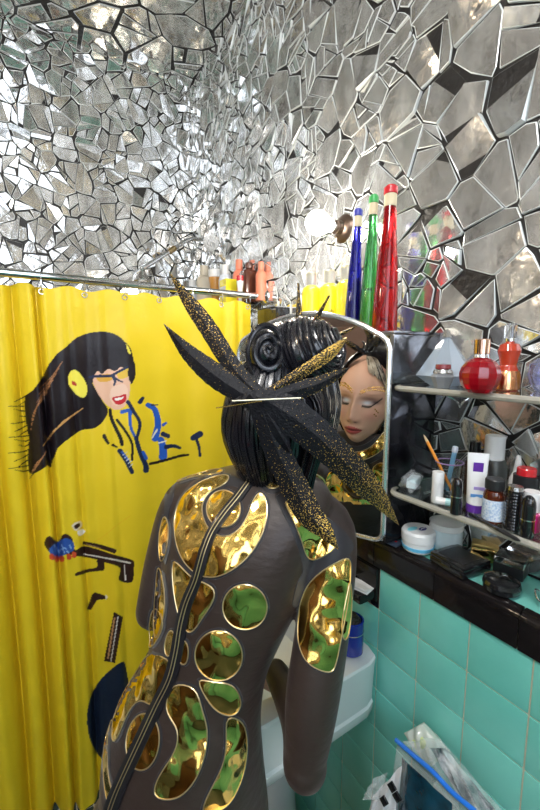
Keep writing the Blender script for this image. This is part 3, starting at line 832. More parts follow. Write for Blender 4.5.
# shapes of foil laid on the body
M_foil = mat('gold foil', (1.,.66,.18), .09, 1., bump=1., bscale=13)
for n_ in M_foil.node_tree.nodes:
    if n_.type == 'BUMP': n_.inputs['Distance'].default_value = .035
    if n_.type == 'TEX_NOISE': n_.inputs['Detail'].default_value = 1.5
M_rim = mat('gold piping', (.70,.55,.30), .3, .8)
M_band = mat('black tulle band', (.014,.013,.018), .5, sheen=.3)
def patch(name, pts, m, step=3.0, lift=.0022, rim=.0011, front=False, sm=True, parent=None, rim_m=None):
    poly = smooth_poly(pts, 4) if sm else pts
    if front: O = reflP(EYE)
    else: O = EYE
    rv = (lambda u,v: reflV(ray(u,v))) if front else ray
    xs_ = [p[0] for p in poly]; ys_ = [p[1] for p in poly]
    P2 = [V(p) for p in poly]; nb_ = len(P2); edges = [(i,(i+1)%nb_) for i in range(nb_)]
    x = min(xs_)+step*.5
    pa = []
    while x < max(xs_):
        y = min(ys_)+step*.5
        while y < max(ys_):
            pa.append((x+.1*math.sin(y*3.1), y)); y += step
        x += step
    if pa:
        A = np.array(pa); ins = pip(A[:,0], A[:,1], poly)
        for p in A[ins]:
            if min((p[0]-q[0])**2+(p[1]-q[1])**2 for q in poly) > (step*.45)**2: P2.append(V((float(p[0]),float(p[1]))))
    r_ = geometry.delaunay_2d_cdt(P2, edges, [], 1, 1e-4)
    pts3, nrm = [], []
    for p in r_[0]:
        h, n = onbody(O, rv(p.x, p.y))
        pts3.append(h); nrm.append(n)
    bm = bmesh.new()
    top = [bm.verts.new(h+n*lift-PL) for h,n in zip(pts3,nrm)]; bot = [bm.verts.new(h-n*.0004-PL) for h,n in zip(pts3,nrm)]
    keep = [f for f in r_[2] if all((pts3[f[i]]-pts3[f[(i+1)%len(f)]]).length < .022 for i in range(len(f))) and (not front or all(pts3[i].z > 1.19 for i in f))]
    for f in keep:
        try: bm.faces.new([top[i] for i in f])
        except ValueError: pass
    cnt = {}
    for f in keep:
        for i in range(len(f)):
            e = tuple(sorted((f[i], f[(i+1)%len(f)]))); cnt[e] = cnt.get(e,0)+1
    for (i,j),c in cnt.items():
        if c == 1:
            try: bm.faces.new((top[i],top[j],bot[j],bot[i]))
            except ValueError: pass
    bmesh.ops.smooth_vert(bm, verts=top, factor=.4, use_axis_x=True, use_axis_y=True, use_axis_z=True)
    if rim:
        loop = []
        for p in poly:
            h, n = onbody(O, rv(*p)); loop.append(h+n*lift*.9-PL)
        lp = [loop[0]]
        for q in loop[1:]:
            if (q-lp[-1]).length > .0016: lp.append(q)
        for _ in range(2): lp = [lp[i]*.5+lp[i-1]*.25+lp[(i+1)%len(lp)]*.25 for i in range(len(lp))]
        if (not front or min(q.z for q in lp) > 1.19) and all((lp[i]-lp[i-1]).length < .03 for i in range(len(lp))): tube(lp, rim, 6, bm, closed=True, mi=1)
    loose = [v for v in bm.verts if not v.link_faces]; bmesh.ops.delete(bm, geom=loose, context='VERTS')
    return obj(name, bm, [m, rim_m or M_rim], parent or PT)
def c6(L_): return [(100+x*.5, 440+y*.5) for x,y in L_]
def c7(L_): return [(100+x*.5, 610+y*.5) for x,y in L_]
def ell(cx, cy, rx, ry, rot=0, n=12):
    return [(cx+rx*math.cos(2*PI*i/n)*math.cos(rot)-ry*math.sin(2*PI*i/n)*math.sin(rot), cy+rx*math.cos(2*PI*i/n)*math.sin(rot)+ry*math.sin(2*PI*i/n)*math.cos(rot)) for i in range(n)]
# dark bands first (they lie lowest)
band = lambda pts, **k: patch('black_band', pts, M_band, lift=.0012, rim=0, **k)
band(c6([(352,112),(380,108),(420,135),(470,165),(503,200),(505,222),(480,240),(440,262),(412,290),(398,330),(384,330),(392,290),(405,262),(398,225),(382,180),(362,140)]))
band(c6([(196,95),(225,72),(268,72),(300,50),(340,44),(372,68),(366,98),(340,108),(312,92),(290,100),(262,92),(235,100),(205,132),(198,170),(214,205),(240,215),(255,198),(252,192),(228,184),(212,165),(207,135)]))
band(c6([(126,60),(150,72),(148,110),(138,150),(142,180),(136,240),(128,244),(128,180),(128,120)]))
foil_shapes = [
 c6([(258,72),(230,74),(196,88),(165,115),(150,160),(156,215),(176,252),(205,272),(240,272),(285,245),(320,200),(335,150),(331,116),(319,106),(306,124),(297,150),(280,178),(252,194),(225,184),(210,162),(205,132),(218,106),(252,88)]),
 c6(ell(248,138,34,37)),
 c6([(326,58),(345,66),(360,82),(358,94),(340,98),(326,84)]),
 c6([(370,124),(396,121),(430,150),(466,186),(470,216),(432,239),(412,232),(402,200),(386,160)]),
 c6([(497,236),(470,246),(440,266),(415,292),(401,325),(397,380),(400,410),(412,440),(436,458),(462,463),(472,440),(482,390),(495,320),(500,270)]),
 c6(ell(290,333,44,45)),
 c6([(147,243),(168,258),(187,276),(225,293),(229,318),(206,355),(182,386),(163,362),(150,310)]),
 c6([(128,152),(138,168),(138,200),(131,234),(122,242),(118,200)]),
 c6([(150,70),(178,58),(212,54),(246,61),(236,68),(190,74),(156,84)]),
 c7(ell(238,90,47,50)),
 c7([(198,140),(226,143),(256,146),(274,160),(281,190),(264,210),(236,202),(215,178)]),
 c7([(136,98),(95,88),(60,122),(36,178),(25,250),(35,260),(60,200),(84,180),(108,190),(128,152),(142,118)]),
 c7(ell(87,263,33,57,.1)),
 c7([(148,150),(190,156),(205,200),(215,240),(210,290),(190,340),(160,372),(126,377),(110,363),(120,330),(152,280),(156,240),(140,212),(134,188)]),
 c7([(254,215),(284,224),(293,270),(285,330),(260,384),(230,402),(206,402),(215,370),(245,310),(252,260)]),
 c7(ell(141,66,9,26,.15)), c7(ell(168,84,10,25)),
 c7([(105,0),(120,2),(128,34),(108,72),(94,70),(98,35)]),
 c6([(116,255),(126,270),(132,330),(124,372),(112,398),(108,350),(112,300)]),
 c7([(10,216),(16,240),(18,330),(30,372),(22,392),(12,360),(8,290)]),
]
def grow(pts, d):
    n = len(pts); A = sum(pts[i][0]*pts[(i+1)%n][1]-pts[(i+1)%n][0]*pts[i][1] for i in range(n)); sg = 1 if A > 0 else -1; out = []
    for i in range(n):
        a, b = pts[i-1], pts[(i+1)%n]; dx, dy = b[0]-a[0], b[1]-a[1]; l = math.hypot(dx,dy)+1e-6
        out.append((pts[i][0]+dy/l*d*sg, pts[i][1]-dx/l*d*sg))
    return out
for s_ in foil_shapes: band(grow(s_, 2.6))
for s_ in foil_shapes: patch('gold_applique', s_, M_foil)
# right sleeve trim edge
patch('gold_applique', c7([(486,0),(494,-40),(499,-60),(502,-20),(497,40),(488,60),(482,40)]), M_foil)
# zip along the spine
zl = [(262,468),(250,482),(238,498),(225,514),(213,532),(205,552),(197,580),(188,602),(182,625),(178,650),(171,678),(158,705),(144,735),(130,765),(118,792),(110,815)]
zz = [(p.x,p.y) for p in catm([(a,b,0) for a,b in zl], 3)]
zp = thing('t','t','t'); bpy.data.objects.remove(zp)
def offs(w0, w1):
    L_, R2_ = [], []
    for i,(x,y) in enumerate(zz):
        a = zz[max(0,i-1)]; b = zz[min(len(zz)-1,i+1)]; dx,dy = b[0]-a[0], b[1]-a[1]; l = math.hypot(dx,dy); w_ = w0+(w1-w0)*i/len(zz)
        L_.append((x-dy/l*w_, y+dx/l*w_)); R2_.append((x+dy/l*w_, y-dx/l*w_))
    return L_+R2_[::-1]
zt = patch('zip', offs(4.6,7.2), mat('black zip tape', (.012,.012,.016), .35, coat=.2), lift=.0040, rim=0, sm=False, step=2.5)
for sgn in (-1,1):
    lp = []
    for i,(x,y) in enumerate(zz):
        a = zz[max(0,i-1)]; b = zz[min(len(zz)-1,i+1)]; dx,dy = b[0]-a[0], b[1]-a[1]; l = math.hypot(dx,dy)
        h, n = onbody(EYE, ray(x-dy/l*1.5*sgn, y+dx/l*1.5*sgn)); lp.append(h+n*.0052-PL)
    z_ = obj('zip_teeth', tube(catm(lp,2), .0008, 6), M_rim, zt)
    z_.parent = zt; zt.location = (0,0,0)
# foil on the front of the suit, seen in the mirror
for s_ in [ell(360,497,17,21), [(326,478),(338,470),(344,490),(340,510),(328,505)], [(331,512),(345,520),(362,522),(378,514),(376,502),(384,500),(386,516),(372,530),(346,532),(330,524)],
           [(371,470),(384,462),(388,480),(384,496),(378,490)], ell(379,524,6,9,-.5)]:
    patch('gold_applique', s_, M_foil, front=True)
# collar
patch('black_band', [(334,432),(343,442),(357,446),(370,441),(380,431),(386,427),(387,452),(372,463),(356,467),(340,463),(333,452)], M_band, front=True, lift=.003, rim=0)
patch('collar_plate', [(335,439),(345,449),(357,452),(371,447),(380,437),(386,433),(386,446),(373,456),(356,461),(342,458),(334,450)], M_foil, front=True, lift=.006)
def neckring(z0, r, h, name, m, rx=.054):
    B0 = NK*.5+dep(276,470,.72)*.5; ax_ = (nb-B0).normalized(); c0 = nb*.75+B0*.25+ax_*z0-PL+HF*.004; u_ = BX; w_ = ax_.cross(u_).normalized(); u_ = w_.cross(ax_)
    bm = bmesh.new(); rr = []
    for r_, z_ in ((r,-h/2),(r+.003,-h/2),(r+.004,0),(r+.003,h/2),(r,h/2)):
        rr.append([bm.verts.new(c0+ax_*z_+(u_*math.cos(2*PI*i/40)+w_*math.sin(2*PI*i/40))*r_) for i in range(40)])
    for A,B in zip(rr, rr[1:]+rr[:1]):
        for i in range(40):
            j=(i+1)%40; bm.faces.new((A[i],A[j],B[j],B[i]))
    return obj(name, bm, m, PT)
neckring(.004, .0585, .028, 'collar', M_foil); neckring(.020, .0590, .006, 'collar_trim', M_band); neckring(-.012, .0605, .007, 'collar_trim', M_band)
# gold beads on the brows and cheeks
bm = bmesh.new()
ROT = Matrix((HR,HF,HU)).transposed()
bvh2 = bvh
def face_on(x, z):
    O = hl(x, .25, z); h = bvh2.ray_cast(O, -HF, .4); return h[0]
rb = random.Random(3)
for s in (-1,1):
    for k in range(15):
        t_ = k/14; x = s*(.010+.048*t_); z = .024+.012*math.sin(t_*2.4)
        for row in range(2):
            p = face_on(x+rb.uniform(-.001,.001), z+row*.0055+rb.uniform(-.001,.001))
            if p: ball(p-PL, rb.uniform(.0016,.0027), bm, 8)
    for k in range(5):
        p = face_on(s*(.046+.003*(k%3)), -.012-.004*k)
        if p: ball(p-PL, .0022, bm, 8)
obj('face_beads', bm, M_goldp, PT)
bm = bmesh.new()
for s in (-1,1):
    for k in range(13):
        x = s*(.018+.030*k/12); p = face_on(x, -.0065+.9*max(0,abs(x)-.036)+.1*abs(abs(x)-.030))
        if p: tube([p-PL, p-PL+HF*.005*HS-HU*.0025, p-PL+HF*.009*HS-HU*.0025+HR*s*.001], [.0006,.0005,.0002], 4, bm)
obj('eyelashes', bm, M_black, PT)
#@@HAIR
# ------------------------------------------------------------------ hair
M_hair = mat('black lacquered hair', (.010,.010,.014), .24, coat=.5)
M_blond = mat('ash blonde hair', (.52,.45,.35), .35, var=.6, vscale=30, col2=(.20,.155,.11))
def hlp(x,y,z): return hl(x,y,z)-PL
# cap over skull: back and top
bm = bmesh.new()
rings = []
for j in range(41):
    ph = -PI*.30+PI*.80*j/40; ring = []
    for i in range(64):
        la = PI*.34+(2*PI-PI*.68)*i/63
        dx, dy, dz = math.cos(ph)*math.sin(la), math.cos(ph)*math.cos(la), math.sin(ph)
        k = 1.10+.012*math.sin(la*60+ph*8)+.008*math.sin(la*31-ph*5)
        x, y, z = .0745*dx*k, (.088 if dy>0 else .104)*dy*k, .118*dz*k
        t_ = max(0,-z/.118); x *= 1-.30*t_**1.5
        if dy < 0: y *= 1-.22*t_
        ring.append(bm.verts.new(hlp(x,y,z)))
    rings.append(ring)
for A,B in zip(rings, rings[1:]):
    for i in range(63): bm.faces.new((A[i],A[i+1],B[i+1],B[i]))
obj('hair_cap', bm, M_hair, PT)
def strand(bm, P, r, n=5, k=5, mi=0):
    P = catm(P, k); m_ = len(P)
    tube(P, [r*(.45+.55*math.sin(PI*min(1,.08+i/(m_-1)*.92)))for i in range(m_)], n, bm, mi=mi)
# strands swept up the back of the head
bm = bmesh.new(); rh = random.Random(5)
for k in range(150):
    la = PI*.36+(2*PI-PI*.72)*(k+.5)/150; P = []
    e = rh.uniform(1.115,1.15)
    for j in range(7):
        ph = -PI*.26+PI*.70*j/6; la_ = la+(PI-la)*.35*(j/6)**2+.05*math.sin(j+k)
        dx, dy, dz = math.cos(ph)*math.sin(la_), math.cos(ph)*math.cos(la_), math.sin(ph)
        x, y, z = .0745*dx*e, (.088 if dy>0 else .104)*dy*e, .118*dz*e
        t_ = max(0,-z/.118); x *= 1-.30*t_**1.5
        if dy < 0: y *= 1-.22*t_
        P.append(hlp(x,y,z))
    strand(bm, P, rh.uniform(.0022,.004), 5, 3)
obj('hair_strands', bm, M_hair, PT)
# bun: big roll behind, spiral curl in front of it
bc = dep(302,354,.655)
ex, ey, ez = (BX*.94+UP*.16).normalized(), BF, UP; ez = ex.cross(ey).normalized()*(1 if ex.cross(ey).z>0 else -1); ey = ez.cross(ex)
RB = Matrix((ex,ey,ez)).transposed()
bm = ball(bc-PL, 1., seg=40, sc=(.068,.055,.056), rot=RB)
for k in range(170):
    c0 = rh.uniform(-.95,.95); e = rh.uniform(1.0,1.06); P = []
    a0 = rh.uniform(0,2*PI); tw = rh.uniform(.3,.8)
    for j in range(7):
        a = a0+j*.42; c_ = max(-.97,min(.97,c0+tw*.12*j-.2)); s_ = math.sqrt(1-c_*c_)
        P.append(bc-PL+RB@V((.068*c_*e, .055*s_*math.cos(a)*e, .056*s_*math.sin(a)*e)))
    strand(bm, P, rh.uniform(.0015,.0036), 5, 3)
obj('bun', bm, M_hair, PT)
sc_ = dep(268,350,.605)
nrm_ = (CF*-.9+BX*.25).normalized(); su = BX-nrm_*BX.dot(nrm_); su.normalize(); sw = nrm_.cross(su); sw = sw if sw.z > 0 else -sw
bm = bmesh.new()
for k in range(26):
    P = []; r0 = .001+.030*k/26; ph0 = k*.55
    for j in range(12):
        a = ph0+j*.5; r = r0+.0006*j
        P.append(sc_-PL+su*(r*math.cos(a)*.98)+sw*(r*math.sin(a)*1.35)+nrm_*(.016*math.cos(r/.034*PI/2)-.008+.003*math.sin(j*.8+k)))
    strand(bm, P, rh.uniform(.0022,.0036), 6, 3)
ball(sc_-PL-nrm_*.022, .027, bm, 20, (1,1,1.3)); ball(sc_-PL-nrm_*.045+BX*.01, .036, bm, 20, (1,1,1.15))
obj('curl', bm, M_hair, PT)
# loose locks at the right of the head
bm = bmesh.new()
for k in range(46):
    t_ = k/45; s_ = rh.uniform(-1,1)
    P = [hlp(.074+.006*s_, -.02-.03*t_, .085-.02*t_), hlp(.088+.004*s_, -.01-.035*t_, .04), hlp(.089+.006*s_, -.012-.04*t_+.004*s_, -.01), hlp(.080+.008*s_,-.018-.035*t_,-.055-.02*t_), hlp(.074+.01*s_,-.02-.03*t_,-.09-.03*rh.random())]
    strand(bm, P, rh.uniform(.0012,.0026), 5, 3)
obj('loose_locks', bm, M_hair, PT)
# ash blonde fringe over the forehead, combed to the ear side
bm = bmesh.new(); E_ = EARSIDE
for k in range(190):
    t_ = k/189; j_ = rh.uniform(-1,1)
    xs_ = E_*(-.010+.062*t_)+.003*j_
    # root near the crown, tip down across the temple
    P = []
    for q in range(6):
        w_ = q/5
        x = E_*(.0+.030*t_)*(1-w_)+w_*E_*(.018+.062*t_**.8)
        z = .121*(1-w_)+w_*(.066-.062*t_**1.6+.010*rh.uniform(-.5,1))
        h = bvh2.ray_cast(hl(x*2.4, .30, z*1.9+.03), (hl(x*.5,-.02,z*.6)-hl(x*2.4,.30,z*1.9+.03)).normalized(), .6)
        if h[0] is None: continue
        n_ = (h[0]-hl(0,-.01,.0)).normalized(); P.append(h[0]+n_*(.005+.003*math.sin(w_*PI)+.0012*j_)-PL)
    if len(P) > 3: strand(bm, P, rh.uniform(.0010,.0022), 5, 3, mi=(1 if k % 5 == 2 else 0))
for k in range(50):
    t_ = k/49; P = []
    for q in range(6):
        w_ = q/5; x = E_*(.072+.005*math.sin(w_*3)); y = .055-.05*t_-.01*w_; z = .085-.10*w_*(.8+.3*rh.random())
        P.append(hlp(E_*(.050+.034*math.sin(min(1,.35+w_)*PI/2)), y, z))
    strand(bm, P, rh.uniform(.0012,.0022), 5, 3, mi=(1 if k % 7 else 0))
for k in range(60):                                   # the other side, thin dark edge
    t_ = k/59; P = [hlp(-E_*.0,.055,.118), hlp(-E_*(.03+.01*t_),.068-.03*t_,.102-.01*t_), hlp(-E_*(.058+.01*t_),.052-.035*t_,.070-.01*t_), hlp(-E_*(.076),.028-.04*t_,.03), hlp(-E_*.080,.012-.04*t_,-.02-.03*rh.random())]
    strand(bm, P, rh.uniform(.0012,.0022), 5, 3, mi=1)
obj('fringe', bm, [M_blond, M_hair], PT)
#@@FEATHERS
# stiff feather headpiece
fm = mat('black feather with gold glitter', (.012,.012,.015), .36, spec=.3, bump=.35, bscale=300)
N = fm.node_tree.nodes; L = fm.node_tree.links; b_ = N['Principled BSDF']
at_ = N.new('ShaderNodeAttribute'); at_.attribute_name = 'glitter'
tc = N.new('ShaderNodeTexCoord'); vo = N.new('ShaderNodeTexNoise'); vo.inputs['Scale'].default_value = 520; vo.inputs['Detail'].default_value = 1
L.new(tc.outputs['Object'], vo.inputs['Vector'])
th = N.new('ShaderNodeMapRange'); th.inputs[3].default_value = .82; th.inputs[4].default_value = .44; L.new(at_.outputs['Fac'], th.inputs[0])
gt = N.new('ShaderNodeMath'); gt.operation = 'GREATER_THAN'; L.new(vo.outputs['Fac'], gt.inputs[0]); L.new(th.outputs[0], gt.inputs[1])
mx = N.new('ShaderNodeMix'); mx.data_type = 'RGBA'; mx.inputs[6].default_value = (.006,.006,.009,1); mx.inputs[7].default_value = (.85,.55,.12,1)
L.new(gt.outputs[0], mx.inputs[0]); L.new(mx.outputs[2], b_.inputs['Base Color'])
m5 = N.new('ShaderNodeMath'); m5.operation = 'MULTIPLY'; m5.inputs[1].default_value = .6; L.new(gt.outputs[0], m5.inputs[0]); L.new(m5.outputs[0], b_.inputs['Metallic'])
HP = bpy.data.objects.new('feather_headpiece', None); COL.objects.link(HP); HP.parent = PT; HP.location = dep(262,396,.555)-PL
HO = dep(262,396,.555)
def feather(spine, wid, g0, g1, nrm=None, edge=0.):
    """spine: list of (u,v,D); wid: half widths in px; glitter from g0 at the root to g1 at the tip"""
    P = catm([dep(*s) for s in spine], 8); W = [q.x for q in catm([(w,0,0) for w in wid], 8)]
    D = [q.x for q in catm([(s[2],0,0) for s in spine], 8)]
    bm = bmesh.new(); gl = []; rows = []; n = len(P); B = 6
    for i,p in enumerate(P):
        t = (P[min(i+1,n-1)]-P[max(0,i-1)]).normalized(); nn = nrm or -CF; side = t.cross(nn).normalized(); nn = side.cross(t).normalized()
        w_ = max(W[i],.25)/FPX*D[i]; row = []
        for k in range(2*B):
            if k <= B: a = -1+2*k/B; top = 1
            else: a = 1-2*(k-B)/B; top = -1
            h = (.0035+.10*w_)*(1-abs(a))*1.0*top - .0 + (.0006*top) + .12*w_*abs(a)*-1
            rag = 1+.03*math.sin(i*2.3+k)
            row.append(bm.verts.new(p+side*(a*w_*rag)+nn*h-HO)); tt_ = i/(n-1); gl.append(g0+(g1-g0)*tt_+edge*abs(a)**2)
        rows.append(row)
    for A,B_ in zip(rows, rows[1:]):
        m_ = len(A)
        for k in range(m_): bm.faces.new((A[k],A[(k+1)%m_],B_[(k+1)%m_],B_[k]))
    bm.faces.new(rows[0][::-1]); bm.faces.new(rows[-1])
    bmesh.ops.recalc_face_normals(bm, faces=bm.faces[:])
    me = bpy.data.meshes.new('feather'); bm.to_mesh(me); bm.free()
    a = me.attributes.new('glitter','FLOAT','POINT'); a.data.foreach_set('value', [max(0,min(1,q)) for q in gl])
    return link('feather', me, fm, HP)
feather([(268,402,.560),(250,386,.565),(232,366,.57),(208,328,.575),(190,303,.58),(169,272,.58)], [5,8,9,9,7,.3], .15, .62)
feather([(264,404,.558),(240,392,.562),(216,376,.566),(192,356,.57),(178,341,.57),(164,324,.57)], [6,10,12,9,5,.3], .08, .22, edge=.25)
feather([(262,398,.555),(246,400,.555),(240,401,.56),(226,407,.56)], [9,8,5,.3], .05, .1)
feather([(250,402,.553),(275,389,.553),(305,370,.556),(330,353,.565),(346,338,.575)], [3,5,6,6,1.0], .25, .92, edge=.1)
feather([(252,404,.55),(285,393,.552),(315,385,.56),(340,373,.57),(349,368,.575)], [4,10,8,4,.3], .0, .35, edge=.35)
feather([(250,394,.55),(262,410,.55),(276,448,.56),(292,482,.57),(310,515,.575),(324,530,.575),(338,549,.575)], [6,12,13,14,13,9,.5], .0, .8)
feather([(256,396,.545),(282,410,.545),(312,432,.552),(338,456,.565),(362,480,.585),(380,500,.61),(398,524,.64)], [8,18,18,16,14,9,.5], .0, .8)
feather([(262,404,.548),(274,424,.55),(282,438,.555),(290,452,.56)], [8,10,8,1], .05, .1)
# two small upright quills that show in the mirror, ahead of the bun
for a,b_,c_,d_ in [((.0,.035,.125),(.02,.03,.155),(.05*E_,.03,.215),5),((.0,.035,.125),(.0,.03,.16),(-.01*E_,.03,.235),5),((.02*E_,.02,.12),(.05*E_,.03,.14),(.10*E_,.04,.17),4),((-.01,.03,.12),(-.04*E_,.04,.135),(-.085*E_,.05,.165),4)]:
    P = [hl(*a), hl(*b_), hl(*c_)]
    def uvd(p): q = p-EYE; return (*proj(p), q.dot(CF))
    feather([uvd(p) for p in P], [3,d_,.3], .1, .7, nrm=HF)
b = tube([dep(232,401,.535)-HO, dep(301,398,.535)-HO], .0013, 8); obj('hair_pin', b, mat('pale gold pin', (.9,.85,.65), .25, .7), HP)
b = tube([dep(216,408,.545)-HO, dep(262,401,.538)-HO], .0008, 6); obj('hair_pin', b, M_goldp, HP)
#@@END
#@@OBJECTS
# ------------------------------------------------------------------ small things
def rotated(t, rz): t.rotation_euler = (0,0,rz); return t
def mk(name, label, cat, loc, group=None, rz=0, tilt=(0,0)):
    t = thing(name, label, cat, loc, (tilt[0], tilt[1], rz), group); return t
def part(name, prof, m, t, n=28, sq=None, c=(0,0,0), sx=1., sy=1., smooth=True):
    return obj(name, lathe(prof, n, sq, c=c, sx=sx, sy=sy), m, t, smooth)
CT = CZ1+.008
G1 = 'yellow toiletry bottles on the mirror cabinet'
M_yel = mat('yellow bottle plastic', (.95,.80,.03), .25, coat=.4)
M_ink = mat('dark print', (.10,.07,.02), .5)
def yellow(u, y, lab, word, x=.765):
    b0 = onp(u, 320, 1, y); t = mk('shampoo_bottle', lab, 'bottle', (b0.x, y, CT), G1)
    part('bottle_body', [(.0,0),(.026,0),(.029,.004),(.029,.125),(.026,.142),(.015,.152),(.0,.152)], M_yel, t)
    part('cap', [(.014,.1515),(.0165,.154),(.0165,.186),(.014,.190),(0,.190)], M_frost, t)
    d = (V((0,0,0))-V((b0.x,y,0))).normalized(); a = math.atan2(d.y, d.x)+PI/2
    text_part('lettering', word, .020, M_ink, t, Matrix.Rotation(a+.0,4,'Z') @ Matrix.Translation((0.004,-.0294,.07)) @ Matrix.Rotation(PI/2,4,'X'))
yellow(311, .955, 'leftmost yellow bottle with a frosted cap on top of the mirror cabinet', 'g')
yellow(329, .90, 'middle yellow bottle standing a little taller on top of the mirror cabinet', 'ch')
yellow(346, .83, 'third yellow bottle half hidden beside the tall blue bottle', '')
G2 = 'tall coloured glass bottles on the mirror cabinet'
def tall(u, y, ztop, r0, col, capm, lab, lean):
    m = mat(lab[:24], col, .05, trans=.85, ior=1.35, coat=.3)
    p = onp(u, 330, 1, y); h = ztop-CT; t = mk('tall_glass_bottle', lab, 'bottle', (p.x, y, CT), G2, tilt=(0, lean))
    part('bottle_body', [(.0,0),(r0,0),(r0+.001,.006),(r0*.98,h*.22),(r0*.80,h*.50),(r0*.56,h*.74),(r0*.44,h*.88),(.0,h*.88)], m, t)
    part('neck_label', [(r0*.45,h*.86),(r0*.50,h*.862),(r0*.50,h*.94),(r0*.44,h*.945)], mat('ivory neck label', (.72,.62,.42), .45), t)
    part('cap', [(r0*.42,h*.94),(r0*.56,h*.945),(r0*.56,h*.985),(r0*.4,h),(0,h)], capm, t)
tall(352, .76, 1.985, .021, (.010,.010,.30), mat('blue cap',(.05,.06,.4),.3), 'tall deep blue glass bottle beside the green one on the cabinet', .035)
tall(367, .715, 2.005, .021, (.06,.38,.10), mat('green cap',(.05,.4,.1),.3), 'tall green glass bottle between the blue and the red one', .03)
tall(384, .665, 2.01, .029, (.50,.004,.006), M_red, 'tall red glass bottle, widest and tallest of the three on the cabinet', .02)

# tub shelf far behind the rod
SZ = 1.835
t = mk('tub_shelf', 'narrow clear shelf on the mosaic wall behind the curtain rod', 'shelf', (XW-.055, 1.775, SZ-.008))
obj('board', box((0,-.02,.004), (.10,.66,.008), .002), M_acryl, t)
for y in (-.25,.20): obj('bracket', box((.0,y,-.012), (.09,.012,.022), .002), M_silver, t)
G3 = 'toiletries on the shelf behind the curtain rod'
def tub(u, vt, wpx, kind, lab, cat, m1, m2, name, x=.80):
    p = onp(u, vt, 0, x); d = (p-EYE).dot(CF); w = wpx*d/FPX/2; h = p.z-SZ
    t = mk(name, lab, cat, (x, p.y, SZ), G3)
    if kind == 'cone': 
        part('tube_body', [(0,.0),(w*.45,.0),(w*.5,h*.12),(w*.75,h*.5),(w,h*.75),(w,h*.80),(0,h*.80)], m1, t); part('cap', [(w*.9,h*.80),(w,h*.81),(w,h),(0,h)], m2, t)
    elif kind == 'flask':
        part('bottle_body', [(0,0),(w,0),(w*1.02,h*.05),(w*1.02,h*.72),(w*.9,h*.78),(w*.35,h*.82),(0,h*.82)], m1, t, 32, 6); part('cap', [(w*.30,h*.82),(w*.42,h*.83),(w*.50,h*.90),(w*.42,h*.98),(0,h)], m2, t)
    elif kind == 'box':
        obj('carton', box((0,0,h/2), (w*1.6,w*2,h), .002), m1, t)
        obj('label', box((-w*.8-.0006,0,h*.5), (.001,w*1.6,h*.4), 0), m2, t)
    else:
        part('bottle_body', [(0,0),(w,0),(w,h*.65),(w*.8,h*.74),(w*.5,h*.78),(0,h*.78)], m1, t); part('cap', [(w*.5,h*.78),(w*.56,h*.785),(w*.52,h),(0,h)], m2, t)
M_beige = mat('beige plastic', (.62,.56,.45), .4); M_brn = mat('brown plastic bottle', (.11,.035,.02), .25, coat=.4); M_orng = mat('coral plastic', (.80,.25,.15), .4)
M_gold2 = mat('amber plastic', (.55,.26,.05), .3, coat=.3); M_pale = mat('pale blue plastic', (.66,.72,.82), .35)
tub(192, 280, 12, 'bot', 'pale lavender bottle, leftmost on the shelf behind the rod', 'bottle', M_pale, M_white, 'lotion_bottle')
tub(204, 266, 16, 'bot', 'beige bottle left of the amber tube behind the rod', 'bottle', M_beige, M_beige, 'lotion_bottle')
tub(215, 270, 13, 'cone', 'amber tube with a white cap behind the rod', 'tube', M_gold2, M_white, 'conditioner_tube')
tub(225, 265, 13, 'bot', 'pale blue bottle right of the amber tube behind the rod', 'bottle', M_pale, M_white, 'lotion_bottle')
tub(228, 280, 15, 'box', 'yellow carton low on the shelf behind the rod', 'carton', M_yel, M_white, 'soap_carton', .775)
tub(239, 260, 13, 'bot', 'coral bottle left of the brown flask behind the rod', 'bottle', M_orng, M_orng, 'shampoo_bottle', .825)
tub(240, 276, 7, 'cone', 'red and white tube just in front of the coral bottle', 'tube', M_white, M_red, 'cream_tube', .78)
tub(249, 262, 16, 'flask', 'brown square flask with a round stopper behind the rod', 'bottle', M_brn, M_brn, 'brown_flask', .835)
tub(261, 262, 11, 'bot', 'coral bottle right of the brown flask behind the rod', 'bottle', M_orng, M_orng, 'shampoo_bottle', .84)
t = mk('hanging_basket', 'small black caddy box on the wall right of the curtain edge', 'caddy', (XW-.035, 1.27, 1.735))
obj('box_body', box((0,0,.03), (.06,.13,.055), .004), M_black, t); obj('white_lining', box((-.012,0,-.006), (.05,.10,.015), .003), M_white, t)
obj('rim', tube([(-.03,-.065,.058),(.03,-.065,.058),(.03,.065,.058),(-.03,.065,.058)], .002, 6, closed=True), M_silver, t)

